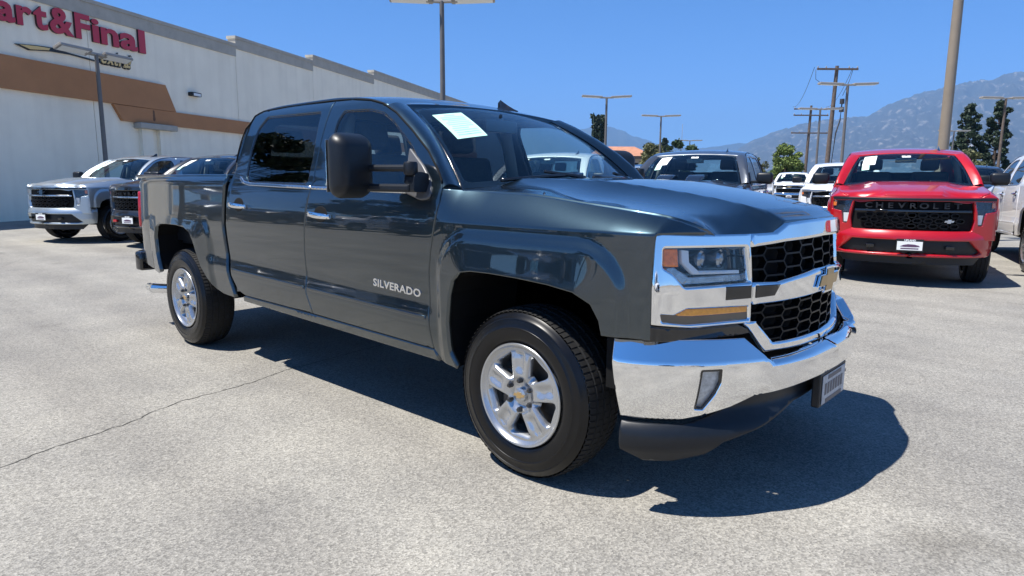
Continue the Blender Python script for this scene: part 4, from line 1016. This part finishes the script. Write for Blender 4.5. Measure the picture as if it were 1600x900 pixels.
# tiled-roof building
MT['tile'] = mat('clay_tile', (.43, .20, .12), rough=.85, var=.2, vscale=2)
MT['eave'] = mat('dark_eave', (.06, .05, .045), rough=.8); MT['plaster'] = mat('tan_plaster', (.42, .36, .29), rough=.9, var=.1, vscale=1)
ho = empty('tiled_house', (-49.6, 75.2, 0), R(42), 'low tan building with orange clay tile roof behind the dark pickup windshield', 'building')
b = MB(); b.box(-3.6, 3.2, -4, 4, 0, 4.4); wl = b.build('wall', MT['plaster'], ho)
V = [(-4.4, -4.7, 4.5), (3.8, -4.7, 4.5), (3.8, 4.7, 4.5), (-4.4, 4.7, 4.5), (-2.6, 0, 5.9), (1.9, 0, 5.9)]
mesh('roof', V, [(0, 1, 5, 4), (1, 2, 5), (2, 3, 4, 5), (3, 0, 4), (3, 2, 1, 0)], MT['tile'], ho)
b = MB(); b.box(-4.42, 3.82, -4.72, 4.72, 4.15, 4.49); b.build('fascia', MT['eave'], ho)
for k in range(2):
    b = MB(); b.box(-2.2+2.5*k, -.8+2.5*k, -4.05, -3.98, 2.2, 3.6); b.build('window', MT['gloss'], ho)
# ================================================================== mountains
def ridge(name, prof, dist_, depth, seed, c0, c1, rough):
    """a range seen side-on: crest heights given along bearings, spurs and gullies below the crest"""
    rg = np.random.default_rng(seed); nb, nd = 260, 60; A = np.linspace(prof[0][0], prof[-1][0], nb); H = pchip([p_[0] for p_ in prof], [p_[1] for p_ in prof])(A)
    D = np.linspace(-depth, depth*.8, nd); Z = np.zeros((nb, nd))
    ph = rg.uniform(0, 6.28, 40)
    def fbm(u, v):
        o = 0; amp = 1; f = 1
        for k in range(6):
            o = o+amp*np.sin(u*f*1.9+ph[k]+1.7*np.sin(v*f*1.3+ph[k+8]))*np.cos(v*f*1.5+ph[k+16]+.9*np.sin(u*f*1.1+ph[k+24])); amp *= .52; f *= 1.95
        return o
    au, dv_ = np.meshgrid(np.degrees(A), D/dist_*60, indexing='ij')
    n = fbm(au*.55, dv_*.35); rid = 1-np.abs(fbm(au*.9+3, dv_*.25+2))
    t = np.clip(1-np.abs(dv_)/(depth/dist_*60), 0, 1); base = t**.85
    Z = H[:, None]*(base*(1+.0*n))+H[:, None]*rough*(n*.5+rid-.5)*(t**.6)*(1-t)**.5*1.6+H[:, None]*.025*rid*t
    V = [(1.93+(dist_+D[j])*math.cos(A[i]), -3.14+(dist_+D[j])*math.sin(A[i]), Z[i, j]-20) for i in range(nb) for j in range(nd)]
    F = [(i*nd+j, (i+1)*nd+j, (i+1)*nd+j+1, i*nd+j+1) for i in range(nb-1) for j in range(nd-1)]
    m = mat(name+'_rock', c0, rough=.95, spec=.1); nt = m.node_tree; b = nt.nodes['Principled BSDF']
    tc = nt.nodes.new('ShaderNodeTexCoord'); no = nt.nodes.new('ShaderNodeTexNoise'); no.inputs['Scale'].default_value = .009; no.inputs['Detail'].default_value = 12; no.inputs['Roughness'].default_value = .68
    nt.links.new(tc.outputs['Object'], no.inputs['Vector']); cr = nt.nodes.new('ShaderNodeValToRGB'); cr.color_ramp.elements[0].position = .54; cr.color_ramp.elements[1].position = .74
    cr.color_ramp.elements[0].color = (*c0, 1); cr.color_ramp.elements[1].color = (*c1, 1); nt.links.new(no.outputs[0], cr.inputs[0]); nt.links.new(cr.outputs[0], b.inputs['Base Color'])
    o = mesh(name, V, F, m, smooth=True); tag(o, kind='structure'); return o
def bearing(px): return R(132.3)-math.atan((px-800)/1044.55)
def crest(pts, dist_): return sorted([(bearing(px), dist_*math.cos(bearing(px)-R(132.3))*(282-py)/1044.55) for px, py in pts])
D1 = 9500
MAIN = crest([(1120, 262), (1150, 228), (1200, 206), (1245, 193), (1290, 186), (1330, 183), (1385, 158), (1440, 141), (1500, 128), (1560, 119), (1600, 122), (1700, 128), (1850, 138), (2050, 150), (2300, 190)], D1)
ridge('mountain_range', MAIN, D1, 3600, 3, (.05, .05, .042), (.40, .36, .31), .085)
D2 = 13500
BACK = crest([(250, 240), (500, 216), (700, 205), (860, 198), (905, 204), (932, 198), (965, 206), (1000, 219), (1040, 227), (1070, 232), (1110, 229), (1160, 222), (1230, 216), (1330, 214), (1500, 230)], D2)
ridge('mountain_range', BACK, D2, 3800, 9, (.035, .038, .03), (.10, .095, .08), .10)
hz = MB(); hz.box(-15500, 13500, -8500, 19500, -60, 1900); hzo = hz.build('haze', None); tag(hzo, kind='stuff')
hm = bpy.data.materials.new('haze_air'); hm.use_nodes = True; hn = hm.node_tree; hn.nodes.clear(); ho_ = hn.nodes.new('ShaderNodeOutputMaterial'); pv = hn.nodes.new('ShaderNodeVolumePrincipled')
pv.inputs['Color'].default_value = (.30, .57, 1.0, 1); pv.inputs['Density'].default_value = 1.05e-4; pv.inputs['Anisotropy'].default_value = .0
hn.links.new(pv.outputs[0], ho_.inputs['Volume']); hzo.data.materials.append(hm)

# ================================================================== the other pickups
def nose(parent, pm, style):
    blk = MT['gloss']
    def q(P): return [(XF.y2s(a), b) for a, b in P]
    S2 = lambda off: (lambda u, z: (*XF.at(u, off-.06*np.clip(z-.95, 0, 1)), z))
    body = q([(-.955, 1.158), (-.5, 1.166), (0, 1.182), (.5, 1.166), (.955, 1.158), (.965, .62), (-.965, .62)])
    GR = fillet(q([(-.685, 1.112), (.685, 1.112), (.712, .88), (.69, .735), (-.69, .735), (-.712, .88)]), .02)
    LP = {s: fillet(q([(s*.945, 1.105), (s*.698, 1.112), (s*.724, .98), (s*.745, .80), (s*.80, .80), (s*.83, .965), (s*.945, .985)]), .012) for s in (-1, 1)}
    panel('nose_panel', body, S2(.0), pm, parent, h=.05, holes=[GR, LP[-1], LP[1]], flange=.06)
    g_ = panel('grille', inset(GR, -.01), S2(-.05), MT['deep'], parent, h=.1, flange=0)
    tb = blk if style != 'chrome' else MT['chrome2']
    panel('grille_bar', q([(-.93, 1.150), (.93, 1.150), (.93, 1.118), (-.93, 1.118)]), S2(.012), tb if style != 'red' else MT['black'], g_, h=.08, flange=.02, edge=.006)
    panel('grille_bar', q([(-.66, 1.000), (.66, 1.000), (.66, .972), (-.66, .972)]), S2(.004), MT['chrome2'] if style != 'red' else MT['gloss'], g_, h=.08, flange=.03, edge=.006)
    b = MB()
    for r in range(3):
        for k in range(-5, 6):
            c = k*.125+(.0625 if r % 2 else 0); z_ = .93-.068*r
            if abs(c) > .62: continue
            for (a0, b0, a1, b1) in ((c-.055, z_, c-.03, z_+.026), (c-.03, z_+.026, c+.03, z_+.026), (c+.03, z_+.026, c+.055, z_), (c-.055, z_, c-.03, z_-.026), (c-.03, z_-.026, c+.03, z_-.026), (c+.03, z_-.026, c+.055, z_)):
                dx, dz = a1-a0, b1-b0; L_ = math.hypot(dx, dz); nx, nz = -dz/L_*.007, dx/L_*.007
                cc = [(a0+nx, b0+nz), (a1+nx, b1+nz), (a1-nx, b1-nz), (a0-nx, b0-nz)]
                f_ = [tuple(float(v) for v in S2(-.012)(u, w_)) for u, w_ in cc]; bk = [tuple(float(v) for v in S2(-.045)(u, w_)) for u, w_ in cc]
                b.add(f_+bk, [(0, 1, 2, 3), (0, 4, 5, 1), (2, 6, 7, 3), (1, 5, 6, 2), (3, 7, 4, 0)])
    b.build('grille_mesh', MT['meshblk'], g_)
    if style in ('red', 'black'):
        x0 = float(XF.at(np.array(0.), -.03)[0])
        for i, ch in enumerate('CHEVROLET'):
            yy = -.50+.125*i; xx = float(XF.at(np.array(XF.y2s(yy)), -.028)[0])
            text('grille_letter', ch, .098, .010, MT['fixtured'], g_, frame((xx, yy, 1.020), (-.0, 1, 0), (0, 0, 1)), sx=1.35, bold=.002)
        b = MB(); b.prism(bowtie(.060, .024), lambda a, d, o: Vector(tuple(float(v) for v in S2(o)(a+.42, .86+d))), 0, .012); b.build('emblem', MT['chrome2'], g_)
    else:
        b = MB(); b.prism(bowtie(.13, .05), lambda a, d, o: Vector(tuple(float(v) for v in S2(o)(a, 1.055+d))), 0, .02); b.build('emblem', blk if style == 'silver' else MT['gold'], g_)
    for s in (-1, 1):
        hl = panel('headlight', inset(LP[s], -.008), S2(-.03), MT['lampdark'], parent, h=.06, flange=0)
        panel('headlight_lens', inset(LP[s], -.002), S2(-.004), MT['lensglass'], hl, h=.08, flange=0)
        panel('side_marker', q([(s*.94, 1.095), (s*.90, 1.097), (s*.90, 1.03), (s*.94, 1.03)]), S2(-.012), MT['amber'], hl, h=.08, flange=.01)
        panel('running_light', q([(s*.72, .94), (s*.745, .82), (s*.79, .82), (s*.80, .94)]), S2(-.014), MT['drl'], hl, h=.08, flange=.01)
    SB2 = lambda off: (lambda u, z: (*XB.at(u, off-.035-.05*np.clip((z-.64)/.1, 0, 1)**1.5-.03*np.clip((.5-z)/.15, 0, 1)), z))
    yb = lambda P: [(XB.y2s(a), b_) for a, b_ in P]
    bm_ = pm if style != 'chrome' else MT['chrome']
    cut = fillet(yb([(-.70, .615), (.70, .615), (.86, .45), (.80, .43), (-.80, .43), (-.86, .45)]), .02)
    bp = panel('front_bumper', yb([(-.995, .74), (-.5, .735), (.5, .735), (.995, .74), (.99, .42), (.93, .40), (-.93, .40), (-.99, .42)]), SB2(0), bm_, parent, h=.05, holes=[cut], flange=.06, edge=.01, drop=.005)
    panel('bumper_insert', inset(cut, -.01), SB2(-.05), MT['black'], bp, h=.1, flange=0)
    panel('skid_plate', yb([(-.93, .405), (.93, .405), (.84, .30), (-.84, .30)]), SB2(-.06), MT['black'], parent, h=.1, flange=.05)
    for s in (-1, 1):
        b = MB(); b.box(.90, .955, min(s*.40, s*.50), max(s*.40, s*.50), .50, .55); b.build('tow_hook', blk if style != 'black' else MT['red_lens'], bp, bevel=.01)
    b = MB(); b.box(1.020, 1.030, -.155, .155, .470, .630); pl = b.build('number_plate', MT['signblk'], parent, bevel=.004)
    b = MB(); b.box(1.0305, 1.0325, -.142, .142, .488, .600); b.build('plate_card', MT['paperw'], pl)
    text('plate_name', 'UPLAND', .030, .0008, MT['paperw'], pl, frame((1.0312, 0, .6045), (0, 1, 0), (0, 0, 1)), sx=1.1, bold=.0012)
    b = MB(); b.prism([(-.11, .535), (-.07, .555), (-.02, .566), (.05, .563), (.10, .550), (.115, .536), (.06, .53), (-.06, .53)], lambda a, d, o: Vector((1.0326+o, a, d)), 0, .0015); b.box(1.0326, 1.034, -.10, .10, .502, .516); b.build('plate_logo', MT['signblue'], pl)
    for s in (-1, 1):
        SA = fillet([(-.82, 1.50), (-.615, 1.345), (-.60, 1.28), (-.80, 1.30)], .02)
        mr = panel('door_mirror', SA, side(s, .010), MT['black'], parent, h=.06, flip=s > 0, flange=.02)
        b = MB(); b.box(-.70, -.60, min(s*.96, s*1.08), max(s*.96, s*1.08), 1.325, 1.365); b.build('mirror_arm', MT['black'], mr, bevel=.01)
        b = MB(); b.box(-.73, -.59, min(s*1.03, s*1.27), max(s*1.03, s*1.27), 1.315, 1.49); b.build('mirror_housing', MT['black'], mr, smooth=True, bevel=.045, seg=3)
MT['lampdark'] = mat('lamp_dark', (.06, .06, .065), rough=.2, metal=.5, var=.5, vscale=30)
MT['fixtured'] = mat('letter_dark_grey', (.016, .016, .018), rough=.4)
MT['signblue'] = mat('logo_blue', (.10, .05, .10), rough=.5)
index_kids()
BASE_SKIP = {'towing_mirror', 'grille', 'headlight', 'lower_filler', 'front_bumper', 'air_dam', 'plate_holder', 'number_plate', 'window_sticker', 'wiper', 'exhaust_tip', 'door_lettering'}
FAR_SKIP = {'lug_nut', 'cap_emblem', 'centre_cap', 'brake_disc', 'brake_caliper', 'window_seal', 'handle_cup', 'steering_wheel', 'belt_pillar', 'tread'}
NOSES = {}
def pickup(x, y, rz, pm, label, style, far=False, sticker=True, lettering=False, scale=1.0):
    e = empty('parked_pickup', (x, y, 0), R(rz), label, 'pickup truck', 'parked pickups'); e.scale = (scale,)*3
    sw = {MT['paint']: pm}
    if style == 'silver': sw = {MT['paint']: pm}
    sk = BASE_SKIP | (FAR_SKIP if far else set())
    if lettering: sk = sk-{'door_lettering'}
    for ch in KIDS['pickup_truck']:
        if ch.name.split('.')[0] in sk: continue
        clone(ch, e, None, sw, sk)
    if style in NOSES:
        for ch in NOSES[style][1]: clone(ch, e, None, {NOSES[style][0]: pm})
    else:
        before = set(bpy.data.objects); nose(e, pm, style)
        NOSES[style] = (pm, [o for o in bpy.data.objects if o not in before and o.parent is e]); 
        for o in bpy.data.objects:
            if o not in before and o.parent is not None: KIDS.setdefault(o.parent.name, []).append(o)
    if sticker:
        P = [(-.86, .90), (-.60, .91), (-.58, .55), (-.82, .53)]
        w = panel('window_sticker', P, WS(.004), MT['paperw'], e, h=.1, flange=0); panel('sticker_foot', [(-.815, .52), (-.68, .53), (-.66, .38), (-.79, .37)], WS(.005), MT['paper'], w, h=.1, flange=0)
        panel('mirror_tag', [(-.09, .86), (.09, .86), (.085, .79), (-.085, .79)], WS(.004), MT['paperw'], e, h=.1, flange=0)
    return e
P_RED = paint('red_paint', (.44, .004, .009), .12, .15, .3); P_SIL = paint('silver_paint', (.42, .48, .52), .3, .75, .35); P_BLK = paint('black_paint', (.010, .010, .011), .2, .3)
P_GRY = paint('grey_paint', (.075, .085, .10), .4, .6); P_WHT = paint('white_paint', (.74, .75, .76), .05, .0, .35); P_BLU = paint('blue_grey_paint', (.035, .06, .11), .4, .6)
pickup(-.35, 7.62, 286, P_RED, 'bright red pickup facing us with a black lettered grille, right of the dark pickup', 'red', lettering=True)
pickup(.80, 13.40, 106, P_WHT, 'white pickup cut by the right picture edge, beside the red one', 'chrome', sticker=False)
gry = pickup(-3.18, 6.31, 286, P_GRY, 'grey pickup with dark hood scoops behind the dark pickup hood', 'chrome')
pickup(-5.88, 5.73, 286, P_WHT, 'white pickup seen through the dark pickup windshield', 'chrome')
pickup(-14.9, 1.50, 290, P_SIL, 'silver pickup at the far left in front of the store wall', 'silver')
pickup(-12.5, 2.35, 290, P_BLK, 'black pickup half hidden behind the dark pickup bed, beside the silver one', 'black')
pickup(-1.45, 21.0, 286, P_BLK, 'black pickup between the red pickup and the white one at the edge', 'black', far=True, sticker=False)
pickup(-3.55, 15.6, 286, P_WHT, 'white pickup right behind the red pickup mirror', 'chrome', far=True, sticker=False)
pickup(-12.1, 35.5, 286, P_WHT, 'small distant white pickup between the grey and red pickups', 'chrome', far=True)
pickup(-9.5, 15.0, 286, P_BLU, 'blue-grey pickup glimpsed between the dark pickup pillar and the grey pickup', 'chrome', far=True, sticker=False)
# scoops on the grey pickup hood
for s in (-1, 1):
    P = fillet([(-.30, s*.10), (-.30, s*.36), (.30, s*.33), (.30, s*.12)], .04)
    panel('hood_scoop', P, lambda x, y: (x, y, hoodz(x, y)+.010+.075*sst(.34, -.05, x)), MT['gloss'], gry, h=.05, flange=.06, flip=False, edge=.02, drop=.01)

# across the aisle, behind the camera: mirrored in the dark pickup's doors, glass and chrome
tree('leafy_tree', -25.5, -9.6, 12.0, 3.9, 'broad dark tree across the aisle, mirrored in the dark pickup rear window', MT['leafd'], 6000, .17, .25, group='trees across the aisle')
tree('leafy_tree', -25.5, -19, 6.8, 3.2, 'dark tree across the aisle, mirrored high in the rear door', MT['leafd'], 5000, .17, .25, group='trees across the aisle')
tree('leafy_tree', -46, -15, 8.0, 4.0, 'large dark tree across the aisle, mirrored in the bed side', MT['leafd'], 5000, .18, .25, group='trees across the aisle')
tree('leafy_tree', -14, -26, 6.5, 3.2, 'dark tree across the aisle, mirrored in the front fender', MT['leafd'], 5000, .18, .25, group='trees across the aisle')
pickup(-26.5, -11.0, 80, P_GRY, 'grey pickup across the aisle, mirrored in the rear door', 'chrome', far=True, sticker=False)
pickup(-22.5, -11.6, 80, P_BLK, 'black pickup across the aisle, mirrored beside the rear door handle', 'black', far=True, sticker=False)
pickup(-18.5, -12.2, 80, P_WHT, 'white pickup across the aisle, mirrored in the front door', 'chrome', far=True, sticker=False)
pickup(-14.5, -12.8, 80, P_BLK, 'black pickup across the aisle, mirrored above the door lettering', 'black', far=True, sticker=False)
pickup(-10.0, -13.6, 80, P_GRY, 'grey pickup across the aisle, mirrored in the front fender', 'chrome', far=True, sticker=False)
pickup(9.5, -9.5, 120, P_BLK, 'black pickup across the aisle, mirrored in the chrome bumper', 'black', far=True, sticker=False)
pickup(12.5, -6.0, 120, P_WHT, 'white pickup across the aisle, mirrored in the headlight chrome', 'chrome', far=True, sticker=False)
